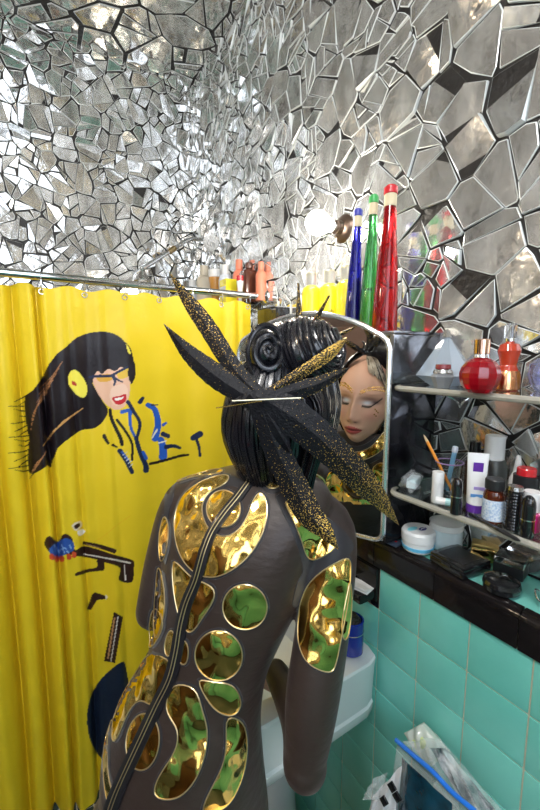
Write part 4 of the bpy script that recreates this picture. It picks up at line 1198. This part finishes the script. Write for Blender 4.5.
# acrylic shelves on the right wall
def shelf(z, lab, g):
    t = mk('glass_shelf', lab, 'shelf', (XW, .18, z-.010), g)
    bm = bmesh.new(); pts = []
    x0_, x1_, y0_, y1_ = .678-XW, -.002, -.50, .572-.18; r = .03
    for k in range(8): a = PI/2+PI/2*k/7; pts.append((x0_+r+r*math.cos(a), y1_-r+r*math.sin(a)))
    for k in range(8): a = PI+PI/2*k/7; pts.append((x0_+r+r*math.cos(a), y0_+r+r*math.sin(a)))
    pts += [(x1_,y0_),(x1_,y1_)]
    A = [bm.verts.new((x,y,0)) for x,y in pts]; B = [bm.verts.new((x,y,.010)) for x,y in pts]
    for i in range(len(A)):
        j=(i+1)%len(A); bm.faces.new((A[i],A[j],B[j],B[i]))
    bm.faces.new(A[::-1]); bm.faces.new(B)
    obj('panel', bm, M_acryl, t)
    e = tube([(x,y,.004) for x,y in pts[:-2]], .0062, 8); obj('rim', e, mat('yellowed acrylic edge', (.60,.58,.50), .25, trans=.35, coat=.3), t)
    for y in (y1_-.05, y0_+.1):
        obj('bracket', tube(catm([(-.003,y,-.045),(-.02,y,-.03),(-.08,y,-.007),(-.12,y,-.004)],4), .0028, 8), M_chrome, t)
shelf(1.555, 'upper clear shelf on the mosaic wall carrying perfume bottles', 'clear wall shelves')
shelf(1.322, 'lower clear shelf on the mosaic wall crowded with make-up', 'clear wall shelves')
U1, U2, LG = 1.5552, 1.3222, ZL+.0035
# upper shelf
t = mk('perfume_bottle', 'big pyramid-shaped clear glass perfume flask at the shelf end', 'perfume bottle', (.765,.505,U1), 'perfume bottles on the upper shelf', rz=.5)
bm = bmesh.new(); n = 4
prof = [(.0,.0),(.030,.0),(.062,.022),(.026,.075),(.010,.098),(.0,.104)]
part('flask', prof, mat('ice blue glass', (.62,.72,.82), .04, trans=.55, coat=.6), t, 9, smooth=False); part('stopper_cap', [(.009,.100),(.011,.101),(.006,.116),(0,.118)], M_silver, t, 6, smooth=False)
t = mk('perfume_bottle', 'small faceted silver and glass bottle before the pyramid flask', 'perfume bottle', (.703,.468,U1), 'perfume bottles on the upper shelf')
part('flask', [(0,0),(.014,0),(.016,.006),(.022,.022),(.018,.028),(.0,.028)], mat('smoky glass', (.55,.58,.62), .05, trans=.6, coat=.3), t, 8, smooth=False); part('collar', [(.018,.0285),(.019,.030),(.016,.036),(0,.036)], M_silver, t, 20); part('cap', [(.012,.036),(.015,.038),(.014,.046),(0,.048)], mat('dark red cap', (.22,.03,.04), .25, coat=.5), t, 20)
t = mk('perfume_bottle', 'round ruby red faceted perfume bottle with a gold cap', 'perfume bottle', (.668,.374,U1), 'perfume bottles on the upper shelf')
M_ruby = mat('ruby glass', (.42,.004,.015), .05, trans=.45, coat=.5)
part('flask', [(0,0),(.017,0),(.024,.006),(.030,.015),(.033,.026),(.033,.034),(.030,.044),(.023,.053),(.013,.059),(0,.059)], M_ruby, t, 14, smooth=False)
part('collar', [(.010,.059),(.013,.060),(.012,.066),(0,.066)], M_chrome, t); part('cap', [(.011,.066),(.0125,.067),(.0125,.090),(.011,.0915),(0,.0915)], mat('rose gold', (.85,.55,.40), .15, 1.), t)
t = mk('perfume_bottle', 'torso-shaped red perfume bottle with a copper skirt and clear cap', 'perfume bottle', (.755,.372,U1), 'perfume bottles on the upper shelf')
part('flask', [(0,.0),(.021,.0),(.023,.014),(.022,.030),(.0155,.046),(.0185,.060),(.022,.072),(.018,.083),(.008,.088),(0,.088)], mat('copper red glass', (.65,.07,.03), .08, trans=.35, coat=.6), t, 28, sy=.85)
bm = bmesh.new()
for k in range(7): tube([(.0235*math.cos(a)*1.0, .0235*math.sin(a)*.88, .012+.042*(a/(2*PI))+.006*k*.4) for a in [2*PI*i/20+k*.35 for i in range(20)]], .0014, 5, bm)
ob = obj('copper_skirt', lathe([(.0215,.001),(.0240,.003),(.0244,.016),(.0232,.030),(.0205,.036)], 28, sy=.87), mat('copper', (.90,.42,.22), .2, 1.), t); bm.free()
part('spray_collar', [(.007,.088),(.0085,.089),(.0085,.094),(0,.094)], M_chrome, t); part('cap', [(.007,.0942),(.010,.095),(.010,.118),(.008,.121),(0,.122)], M_clear, t)
t = mk('perfume_bottle', 'round blue violet glass perfume bottle at the right of the shelf', 'perfume bottle', (.795,.325,U1), 'perfume bottles on the upper shelf')
part('flask', [(0,0),(.02,0),(.035,.012),(.040,.030),(.036,.048),(.022,.058),(.008,.060),(0,.060)], mat('violet glass', (.52,.55,.85), .05, trans=.8, coat=.4), t, 32, sy=.7); part('cap', [(.008,.060),(.011,.061),(.010,.076),(0,.078)], M_silver, t)
t = mk('carton', 'narrow yellow carton at the far right of the upper shelf', 'carton', (.835,.295,U1)); obj('carton_body', box((0,0,.04), (.03,.028,.08), .001), M_yel, t); obj('top_flap', box((0,0,.0808), (.029,.027,.0012)), mat('carton edge',(.6,.5,.05),.5), t)

# lower shelf
GL = 'make-up on the lower shelf'
M_film = mat('clear film', (.86,.90,.93), .12, alpha=.26, coat=.6)
def pillow(name, w, h, th, m, t, M3=None, nx=14, ny=14, wr=.003, seed=1, c=(0,0,0)):
    """crumpled bag standing in its own x-z plane, seams at the rim"""
    bm = bmesh.new(); r = random.Random(seed); f = [(r.uniform(5,15), r.uniform(5,15), r.uniform(0,6)) for _ in range(4)]
    S = []
    for s in (1,-1):
        G = []
        for j in range(ny+1):
            row = []
            for i in range(nx+1):
                a, b = i/nx, j/ny; e = (4*a*(1-a)*4*b*(1-b))**.45
                w_ = sum(math.sin(p*a+q*b+o) for p,q,o in f)*wr*e
                if s < 0 and (i in (0,nx) or j in (0,ny)): row.append(S[0][j][i]); continue
                row.append(bm.verts.new(((a-.5)*w+.3*w_+c[0], s*th/2*e+w_+c[1], b*h+.3*w_+c[2])))
            G.append(row)
        S.append(G)
        for j in range(ny):
            for i in range(nx): 
                q = (G[j][i],G[j][i+1],G[j+1][i+1],G[j+1][i]); bm.faces.new(q if s > 0 else q[::-1])
    if M3 is not None: bmesh.ops.transform(bm, matrix=M3.to_4x4(), verts=bm.verts)
    return obj(name, bm, m, t)
t = mk('plastic_packet', 'crumpled clear plastic packet lying at the left shelf end', 'packet', (.735,.525,U2), rz=.4)
pillow('film', .075, .04, .035, M_film, t, E3(x=-.5), seed=4, wr=.004, c=(0,.012,.006)); obj('contents', box((0,.018,.016), (.045,.02,.02), .003), mat('pale aqua sachet',(.6,.75,.78),.4), t)
t = mk('tumbler', 'clear plastic tumbler holding a pencil and a toothbrush', 'cup', (.762,.480,U2))
part('cup_body', [(0,.001),(.021,.0),(.027,.070),(.0285,.071),(.0255,.071),(.0200,.004),(0,.004)], M_clear, t); obj('rim', tube([(.0275*math.cos(2*PI*i/28),.0275*math.sin(2*PI*i/28),.071) for i in range(28)], .0014, 6, closed=True), mat('violet plastic rim',(.30,.20,.40),.3), t)
def stick(name, lab, cat, p0, p1, r, m, tip=None, tm=None, g=None):
    t = mk(name, lab, cat, p0, g); d = V(p1)-V(p0)
    obj('shaft', tube([(0,0,0), d*.88], r, 10), m, t); obj('tip', tube([d*.8801, d*.95, d], [r, r*.7, r*.15] if tip is None else [r*1.2,r*1.3,r*1.1], 10), tm or m, t)
stick('pencil', 'orange make-up pencil leaning in the clear tumbler', 'pencil', (.766,.470,U2+.006), (.735,.527,U2+.125), .0033, mat('orange lacquer',(.85,.30,.04),.3), tm=mat('pencil wood',(.7,.5,.3),.6))
stick('toothbrush', 'pale blue toothbrush handle standing in the clear tumbler', 'toothbrush', (.770,.488,U2+.006), (.768,.472,U2+.105), .0050, mat('sky blue plastic',(.25,.55,.80),.3, trans=.4), tip=1, tm=M_pale)
def capped(name, lab, cat, loc, r, h, mb, mc, hb, rc=None, bullet=False, band=None, g=None):
    t = mk(name, lab, cat, loc, g); rc = rc or r
    part('tube_body', [(0,0),(r*.96,0),(r,.0015),(r,hb),(0,hb)], mb, t)
    top = [(rc,hb+.0005),(rc,hb+(h-hb)*.55),(rc*.93,hb+(h-hb)*.75),(rc*.70,hb+(h-hb)*.92),(rc*.3,h),(0,h)] if bullet else [(rc,hb+.0005),(rc,h-.002),(rc*.93,h),(0,h)]
    part('cap', top, mc, t)
    if band: part('band', [(r*1.0,hb-.001),(r*1.05,hb-.0008),(r*1.05,hb+.0012),(r,hb+.0014)], band, t)
    return t
capped('deodorant_stick', 'plain white stick in front of the tumbler', 'stick', (.701,.464,U2), .0115, .064, M_white, M_white, .042, g=GL)
capped('lipstick', 'black bullet lipstick with silver band beside the white stick', 'lipstick', (.678,.409,U2), .0098, .070, M_black, M_black, .034, bullet=True, band=M_silver, g=GL)
# toothpaste tube standing on its violet cap
t = mk('cream_tube', 'white and violet squeeze tube standing on its cap', 'tube', (.722,.397,U2), GL, rz=-.9)
M_vio = mat('violet plastic', (.14,.04,.38), .3); part('cap', [(0,0),(.0155,0),(.016,.002),(.0155,.015),(0,.015)], M_vio, t)
bm = bmesh.new(); rr = []
for k in range(9):
    q = k/8; a_, b_ = .0155+.003*q, .0155*(1-q)+.0012; rr.append([bm.verts.new((a_*math.cos(2*PI*i/28), b_*math.sin(2*PI*i/28), .0155+.098*q)) for i in range(28)])
for A,B in zip(rr,rr[1:]):
    for i in range(28): bm.faces.new((A[i],A[(i+1)%28],B[(i+1)%28],B[i]))
bm.faces.new(rr[0][::-1]); bm.faces.new(rr[-1]); obj('tube_body', bm, M_white, t)
obj('label', box((0,-.0076,.088), (.017,.0012,.018), 0, E3(x=.16)), M_vio, t); obj('label', box((.004,-.0118,.048), (.02,.0012,.006), 0, E3(x=.15)), mat('lilac ink',(.45,.35,.75),.4), t); obj('label', box((0,-.0135,.034), (.022,.0012,.006), 0, E3(x=.15)), mat('blue ink',(.12,.35,.75),.4), t)
t = mk('medicine_bottle', 'brown glass bottle with black cap and white label', 'bottle', (.700,.352,U2), GL)
part('bottle_body', [(0,0),(.0165,0),(.0175,.002),(.0175,.050),(.015,.058),(.012,.061),(0,.061)], mat('amber glass', (.10,.02,.008), .08, trans=.2, coat=.6), t)
part('label', [(.0177,.006),(.0180,.0065),(.0180,.043),(.0177,.0435)], mat('printed white label', (.75,.82,.90), .45, var=.4, vscale=300, col2=(.35,.50,.72)), t); part('cap', [(.0150,.0612),(.0158,.062),(.0158,.078),(.0145,.080),(0,.080)], M_blackm, t)
t = mk('mascara', 'thick black ribbed tube beside the brown bottle', 'mascara', (.700,.318,U2), GL)
pr = [(0,0),(.0135,0)]
for k in range(12): pr += [(.0142,.003+k*.0055),(.0134,.0055+k*.0055)]
part('tube_body', pr+[(.0135,.069),(0,.069)], M_black, t); part('cap', [(.012,.0692),(.0125,.0695),(.0115,.076),(0,.076)], M_silver, t)
def polish(lab, loc, col, capm, r=.015, hb=.034, h=.068):
    t = mk('nail_polish', lab, 'nail polish', loc, GL)
    part('flask', [(0,0),(r*.95,0),(r,.003),(r,hb-.004),(r*.6,hb),(0,hb)], mat(lab[:20], col, .08, coat=.6), t, 28, 5); part('cap', [(r*.86,hb+.0003),(r*.90,hb+.002),(r*.86,h),(0,h)], capm, t, 28)
polish('pink nail polish with a white cap beside the black ribbed tube', (.722,.300,U2), (.62,.02,.20), M_white)
polish('orange nail polish with a white cap at the far right', (.716,.262,U2), (.85,.30,.04), M_white)
capped('lipstick', 'black bullet lipstick in front of the pink nail polish', 'lipstick', (.688,.290,U2), .0105, .070, M_black, M_black, .030, bullet=True, band=M_silver, g=GL)
capped('red_capped_bottle', 'black square bottle with a flat red cap at the back', 'bottle', (.775,.335,U2), .021, .092, M_blackm, M_red, .078, rc=.016, g=GL)
t = mk('lotion_bottle', 'clear bottle with a tall frosted cap behind the white tube', 'bottle', (.800,.408,U2), GL)
part('bottle_body', [(0,0),(.024,0),(.025,.003),(.025,.075),(.020,.088),(0,.088)], M_frost, t); part('cap', [(.0175,.0882),(.0185,.090),(.0185,.135),(.017,.137),(0,.137)], mat('milky cap',(.72,.74,.75),.3), t)
t = mk('dropper_bottle', 'small white dropper bottle behind the brown bottle', 'bottle', (.800,.362,U2), GL)
part('bottle_body', [(0,0),(.013,0),(.0135,.06),(.008,.072),(0,.072)], M_white, t); part('cap', [(.0075,.0722),(.008,.074),(.004,.105),(0,.107)], M_white, t)
t = mk('lotion_bottle', 'tall frosted square bottle at the back right corner', 'bottle', (.812,.318,U2), GL)
part('bottle_body', [(0,0),(.022,0),(.023,.003),(.023,.095),(.012,.106),(0,.106)], M_frost, t, 32, 5); part('cap', [(.012,.1062),(.0145,.107),(.0145,.135),(0,.136)], mat('milky cap',(.72,.74,.75),.3), t)
t = mk('lotion_bottle', 'tinted glass bottle between tumbler and frosted cap', 'bottle', (.808,.452,U2), GL)
part('bottle_body', [(0,0),(.017,0),(.018,.003),(.018,.070),(.010,.082),(0,.082)], mat('smoky brown glass',(.28,.16,.10),.08,trans=.7), t); part('cap', [(.009,.0822),(.012,.084),(.011,.115),(0,.116)], M_black, t)
t = mk('compact_case', 'flat red compact lying by the shelf edge', 'compact', (.700,.252,U2), GL); obj('case', box((0,-.02,.005), (.03,.05,.010), .003), M_red, t); obj('lid', box((0,-.02,.0125), (.029,.049,.005), .002), mat('dark red lid',(.3,.01,.02),.2,coat=.6), t)
def lying(name, lab, cat, u0, v0, u1, v1, r, z, m, m2, g=None):
    a = onp(u0,v0,2,z+r); b = onp(u1,v1,2,z+r); t = mk(name, lab, cat, (a.x,a.y,z), g); d = b-a; u = V((0,0,r))
    obj('barrel', tube([u, u+d*.62], r, 10), m, t); obj('cap', tube([u+d*.621, u+d*.93, u+d], [r*1.05,r*1.05,r*.4], 10), m2, t)
lying('eye_pencil', 'dark eye pencil lying along the front of the lower shelf', 'pencil', 470,514, 520,541, .0033, U2, M_black, M_blackm)
lying('cream_tube', 'small white tube lying behind the black bullet lipstick', 'tube', 436,500, 452,503, .0075, U2, M_white, mat('aqua plastic',(.45,.8,.85),.3))

# on the ledge
t = mk('cream_jar', 'white cream jar with a blue logo on the ledge under the mirror corner', 'jar', (.752,.540,LG))
part('jar_body', [(0,0),(.030,0),(.034,.004),(.036,.024),(0,.024)], M_white, t); part('lid', [(.0362,.0245),(.0375,.026),(.0375,.044),(.034,.049),(.0,.050)], M_white, t)
part('blue_wave', [(.0335,.006),(.0350,.0065),(.0362,.014),(.0355,.0145)], mat('sky blue print',(.15,.55,.85),.3), t)
a = math.atan2(-.742, .538)
obj('logo', lathe([(.0,.0503),(.0085,.0503),(.0085,.0508),(0,.0508)], 20, c=(.004,-.008,0), sx=1.3, sy=.8), mat('navy logo',(.04,.04,.25),.3), t)
obj('logo_swash', tube([(-.004,-.0095,.0512),(.003,-.0065,.0512),(.011,-.0075,.0512)], .0009, 5), M_white, t)
obj('aqua_patch', lathe([(.0,.0501),(.010,.0501),(.010,.0505),(0,.0505)], 20, c=(-.014,.006,0), sx=1.5, sy=.7), mat('aqua print',(.25,.75,.85),.3), t)
t = mk('compact_case', 'square black folded compact on the ledge right of the cream jar', 'compact', (.765,.445,LG), rz=-.12)
obj('base', box((-.0,0,.007), (.085,.085,.014), .005), M_black, t); obj('lid', box((0,0,.0185), (.083,.083,.009), .004), M_black, t); obj('clasp', box((-.043,0,.014), (.003,.02,.006), .001), M_blackm, t); obj('lid_panel', box((0,0,.0235), (.06,.06,.0015), .0005), M_blackm, t)
t = mk('compact_case', 'round glossy black compact on the ledge edge', 'compact', (.752,.352,LG))
part('base', [(0,0),(.029,0),(.032,.003),(.033,.011),(0,.011)], M_black, t, 40); part('lid', [(.0325,.0115),(.0330,.013),(.031,.020),(.023,.0235),(0,.0245)], M_black, t, 40)
t = mk('compact_case', 'clear-topped dark case at the back behind the round compact', 'compact', (.828,.372,LG), rz=.2)
obj('base', box((0,0,.012), (.05,.055,.024), .003), M_blackm, t); obj('lid', box((0,0,.031), (.049,.054,.013), .003), M_clear, t)
t = mk('cosmetic_tub', 'white tub bound with black elastic under the lower shelf', 'tub', (.815,.512,LG))
part('tub_body', [(0,0),(.032,0),(.036,.004),(.036,.048),(0,.048)], mat('ice white plastic',(.70,.82,.86),.3), t); part('lid', [(.0365,.048),(.038,.050),(.037,.062),(0,.064)], M_white, t)
for s in (-.6,.5,1.5): obj('elastic', tube([(.0375*math.cos(s+a*.1)*1.01,.0375*math.sin(s+a*.1)*1.01,.004+a*.0058) for a in range(11)], .0016, 6), M_black, t)
t = mk('gold_case', 'small crinkled gold case at the back of the ledge', 'case', (.838,.432,LG), rz=.5)
obj('case_body', box((0,0,.015), (.035,.055,.030), .006), M_goldp, t); obj('lid', box((0,0,.033), (.033,.052,.006), .002), mat('dull gold',(.7,.5,.18),.3,1.), t)
t = mk('eyelash_curler', 'wire eyelash curlers lying on the ledge at the right edge', 'eyelash curler', (.775,.272,LG), rz=.3)
for s in (-1,1): obj('handle', tube(catm([(0,0,.006),(.012*s,-.015,.010),(.016*s,-.04,.012),(.013*s,-.055,.008),(.020*s,-.062,.006),(.022*s,-.050,.006),(.014*s,-.046,.008)],4), .0016, 6), M_blackm, t)
obj('cage', tube(catm([(-.014,.0,.005),(-.016,.022,.012),(0,.030,.022),(.016,.022,.012),(.014,0,.005)],4), .0015, 6), M_chrome, t); obj('clamp', tube(catm([(-.015,.012,.004),(0,.020,.006),(.015,.012,.004)],4), .0025, 6), M_blackm, t)
t = mk('perfume_sample', 'small dark blue flat card resting on the black ledge edge', 'card', (.728,.592,1.1726), rz=.1)
obj('card', box((0,0,.002), (.030,.040,.004), .001), mat('dark blue card',(.04,.06,.10),.35), t); obj('red_dot', lathe([(.003,.0041),(.003,.0046),(0,.0046)],12,c=(.004,-.006,0)), M_red, t)

# on and around the sink
t = mk('hair_gel_jar', 'dark blue jar with an open clear rim on the white sink', 'jar', (.662,.655,SZ1+.0055))
M_cob = mat('cobalt plastic', (.012,.03,.30), .22, coat=.5)
part('jar_body', [(0,0),(.028,0),(.031,.003),(.031,.055),(.029,.057),(.031,.059),(.031,.085),(.027,.087),(.026,.060),(0,.060)], M_cob, t); obj('silver_ring', tube([(.0312*math.cos(2*PI*i/32),.0312*math.sin(2*PI*i/32),.057) for i in range(32)], .0009, 6, closed=True), M_silver, t)
part('contents', [(0,.0605),(.025,.061),(.023,.085),(.012,.098),(0,.096)], mat('tangled dark hairpins',(.06,.05,.045),.3,.6,bump=1.,bscale=160), t)
t = mk('soap_dish', 'black ceramic soap dish fixed to the wall left of the turquoise tiles', 'soap dish', (XR-.001,.690,1.015))
obj('tray', box((-.030,0,.012), (.060,.13,.024), .008), M_btile, t); obj('back_plate', box((-.004,0,.035), (.010,.135,.085), .003), M_btile, t)
t = mk('white_card', 'folded white card lying on the black soap dish', 'card', (XR-.030,.660,1.0398), rz=.25); obj('card', box((0,0,.0012), (.045,.07,.0024), 0, E3(y=.0)), M_white, t); obj('fold', box((-.010,0,.006), (.030,.068,.002), 0, E3(y=.30)), M_white, t)
t = mk('nail_polish', 'tiny clear bottle with black base on the sink near her wrist', 'nail polish', (.455,.625,SZ1+.0055)); part('flask', [(0,0),(.011,0),(.012,.010),(0,.010)], M_black, t); part('cap', [(.009,.0102),(.010,.011),(.009,.030),(0,.031)], M_clear, t)

# bags on the hamper, bottom right
t = mk('hamper', 'white laundry hamper against the turquoise wall under the plastic bags', 'hamper', (.54,.30,0.003))
obj('hamper_body', box((0,0,.235), (.30,.46,.47), .02), mat('white wicker',(.55,.55,.52),.5,bump=.8,bscale=80), t); obj('lid', box((0,0,.485), (.31,.47,.03), .01), mat('white lacquer',(.65,.65,.62),.3), t)
HZ = .506
def bagpts(u, v, x): return onp(u, v, 0, x)
def slab(name, quad, th, m, t, wr=.004, seed=2, n=18, pw=.4):
    """soft slab spanned by four world corners, with its own thickness"""
    A, B, C, D = [V(q) for q in quad]; N_ = (B-A).cross(D-A).normalized(); bm = bmesh.new(); r = random.Random(seed)
    f = [(r.uniform(4,16), r.uniform(4,16), r.uniform(0,6)) for _ in range(5)]; S = []
    for s in (1,-1):
        G = []
        for j in range(n+1):
            row = []
            for i in range(n+1):
                if s < 0 and (i in (0,n) or j in (0,n)): row.append(S[0][j][i]); continue
                a, b = i/n, j/n; e = (16*a*(1-a)*b*(1-b))**pw; p = (A*(1-a)+B*a)*(1-b)+(D*(1-a)+C*a)*b
                w_ = sum(math.sin(p_*a+q_*b+o) for p_,q_,o in f)*wr*(.3+.7*e)
                row.append(bm.verts.new(p+N_*(s*th/2*e+w_)-t.location))
            G.append(row)
        S.append(G)
        for j in range(n):
            for i in range(n):
                q = (G[j][i],G[j][i+1],G[j+1][i+1],G[j+1][i]); bm.faces.new(q if s > 0 else q[::-1])
    return obj(name, bm, m, t)
def mkbag(name, lab, cat, quad, g=None):
    c = sum((V(q) for q in quad), V())/4; return mk(name, lab, cat, (c.x, c.y, HZ), g)
q = [onp(395,739,0,.60), onp(428,732,0,.655), onp(486,800,0,.655), onp(455,822,0,.59)]
lo1 = V((.60,.44,HZ+.004)); lo2 = V((.655,.20,HZ+.004))
quadA = [onp(397,741,0,.590), onp(478,812,0,.590), V((.575,.275,HZ+.006)), V((.575,.455,HZ+.006))]
t = mkbag('zip_bag', 'clear zip bag with a bright blue seal and dark teal packets', 'plastic bag', quadA, 'clear plastic bags on the hamper')
slab('film', quadA, .05, M_film, t, seed=3)
M_navyp = mat('dark teal wrapper', (.01,.07,.12), .25, coat=.5, var=.6, vscale=30)
for k in range(4):
    ax = .592-.012*k; Q = [onp(402+k*3,757+k*3,0,ax), onp(440+k*4,795+k*3,0,ax), V((ax,.30,HZ+.01)), V((ax,.44,HZ+.01))]
    o_ = slab('packet', Q, .009, M_navyp, t, wr=.0015, seed=9+k)
obj('zip_seal', tube(catm([q_-t.location for q_ in (onp(396,740,0,.584), onp(412,754,0,.580), onp(432,771,0,.578), onp(452,792,0,.578), onp(476,812,0,.58))],5), .0042, 8), mat('bright blue seal',(.02,.20,.85),.3,coat=.3), t)
quadB = [onp(408,742,0,.64), onp(440,737,0,.668), V((.668,.225,HZ+.25)), V((.61,.235,HZ+.18))]
quadB = [onp(402,742,0,.625), onp(440,738,0,.672), onp(512,822,0,.672), onp(480,822,0,.612)]
t = mkbag('plastic_bag', 'large crumpled clear bag with dark lettering leaning on the tiles', 'plastic bag', quadB, 'clear plastic bags on the hamper')
slab('film', quadB, .035, M_film, t, seed=12, wr=.006); slab('inner_film', [onp(430,748,0,.645), onp(445,748,0,.66), onp(500,815,0,.66), onp(470,815,0,.63)], .02, mat('dark printed film', (.05,.07,.09), .2, coat=.5, var=.95, vscale=26, col2=(.65,.68,.7)), t, seed=15, wr=.004)
bm = bmesh.new()
obj('bag_foot', box((.655-t.location.x,.30-t.location.y,.11), (.05,.20,.22), .02), M_film, t)
quadC = [onp(404,733,0,.668), onp(424,722,0,.69), onp(450,752,0,.69), onp(430,768,0,.66)]
t = mkbag('wrapped_soap', 'frosted wrapped roll poking up behind the zip bag', 'packet', quadC)
slab('wrapper', quadC, .035, mat('frosted wrap',(.70,.76,.70),.3,alpha=.8,coat=.3), t, wr=.002, seed=5, pw=.25); slab('label', [onp(412,738,0,.668), onp(424,732,0,.68), onp(434,745,0,.68), onp(420,752,0,.668)], .036, mat('lime label',(.62,.72,.30),.4), t, wr=.001, seed=6, pw=.3)
obj('stand_core', box((.685-t.location.x, quadC[2].y-t.location.y-.0, (quadC[3].z-HZ)/2-.02), (.02,.05,quadC[3].z-HZ-.06), .006), mat('frosted wrap core',(.6,.66,.62),.4), t)
quadD = [onp(376,786,0,.545), onp(398,768,0,.56), onp(418,812,0,.56), onp(385,840,0,.54)]
quadD = [onp(373,795,0,.54), onp(402,766,0,.56), V((.56,.43,HZ+.008)), V((.54,.505,HZ+.008))]
t = mkbag('white_pouch', 'white pouch with black print in front of the zip bag', 'pouch', quadD)
slab('pouch_body', quadD, .03, mat('white film pouch',(.82,.83,.86),.25,coat=.4), t, seed=21, wr=.003)
for k,(u,v) in enumerate(((392,787),(397,797),(384,801))):
    p = onp(u,v,0,.535)-t.location; obj('print_mark', box(p, (.004,.014,.018), .001, E3(x=.5)), M_black, t)
Q = [onp(362,800,0,.53), onp(374,778,0,.545), onp(388,772,0,.55), onp(378,800,0,.535)]
slab('film_corner', Q, .01, M_film, t, seed=22, wr=.003)
#@@END
#@@LIGHT
# ------------------------------------------------------------------ light
def area(name, loc, rot, sx, sy, power, col):
    l = bpy.data.lights.new(name, 'AREA'); l.shape = 'RECTANGLE'; l.size = sx; l.size_y = sy; l.energy = power; l.color = col
    o = bpy.data.objects.new(name, l); COL.objects.link(o); o.location = loc; o.rotation_euler = rot; return o
# daylight falling in through the window on the left
area('window_daylight', ((WY0+WY1)/2, YF-.01, (WZ0+WZ1)/2), (PI/2, 0, 0), WY1-WY0-.1, WZ1-WZ0-.1, 9, (.78,.88,1.))
def point(name, loc, r, power, col):
    l = bpy.data.lights.new(name, 'POINT'); l.energy = power; l.color = col; l.shadow_soft_size = r
    o = bpy.data.objects.new(name, l); COL.objects.link(o); o.location = loc; return o
point('added_ceiling_light', (-.35,-.10,ZC-.31), .11, 34, (1.,.97,.93))  # light of the added ceiling globe
point('bulb_light', (LP.x-.15, LP.y, LP.z), .03, 3.2, (1.,.90,.75))
w = bpy.data.worlds.new('world'); SC.world = w; w.use_nodes = True
point('added_left_bulb_light', (XL+.16,1.10,2.25), .04, 3.5, (1.,.80,.58))  # light of the bulb added on the left wall
bg = w.node_tree.nodes['Background']; bg.inputs['Color'].default_value = (.62,.74,.95,1); bg.inputs['Strength'].default_value = 1.2
SC.view_settings.view_transform = 'Standard'; SC.view_settings.look = 'None'; SC.view_settings.gamma = 1.
SC.view_settings.use_curve_mapping = False; SC.view_settings.exposure = .55
SC.cycles.max_bounces = 10; SC.cycles.glossy_bounces = 5; SC.cycles.caustics_reflective = True
SC.cycles.sample_clamp_indirect = 4
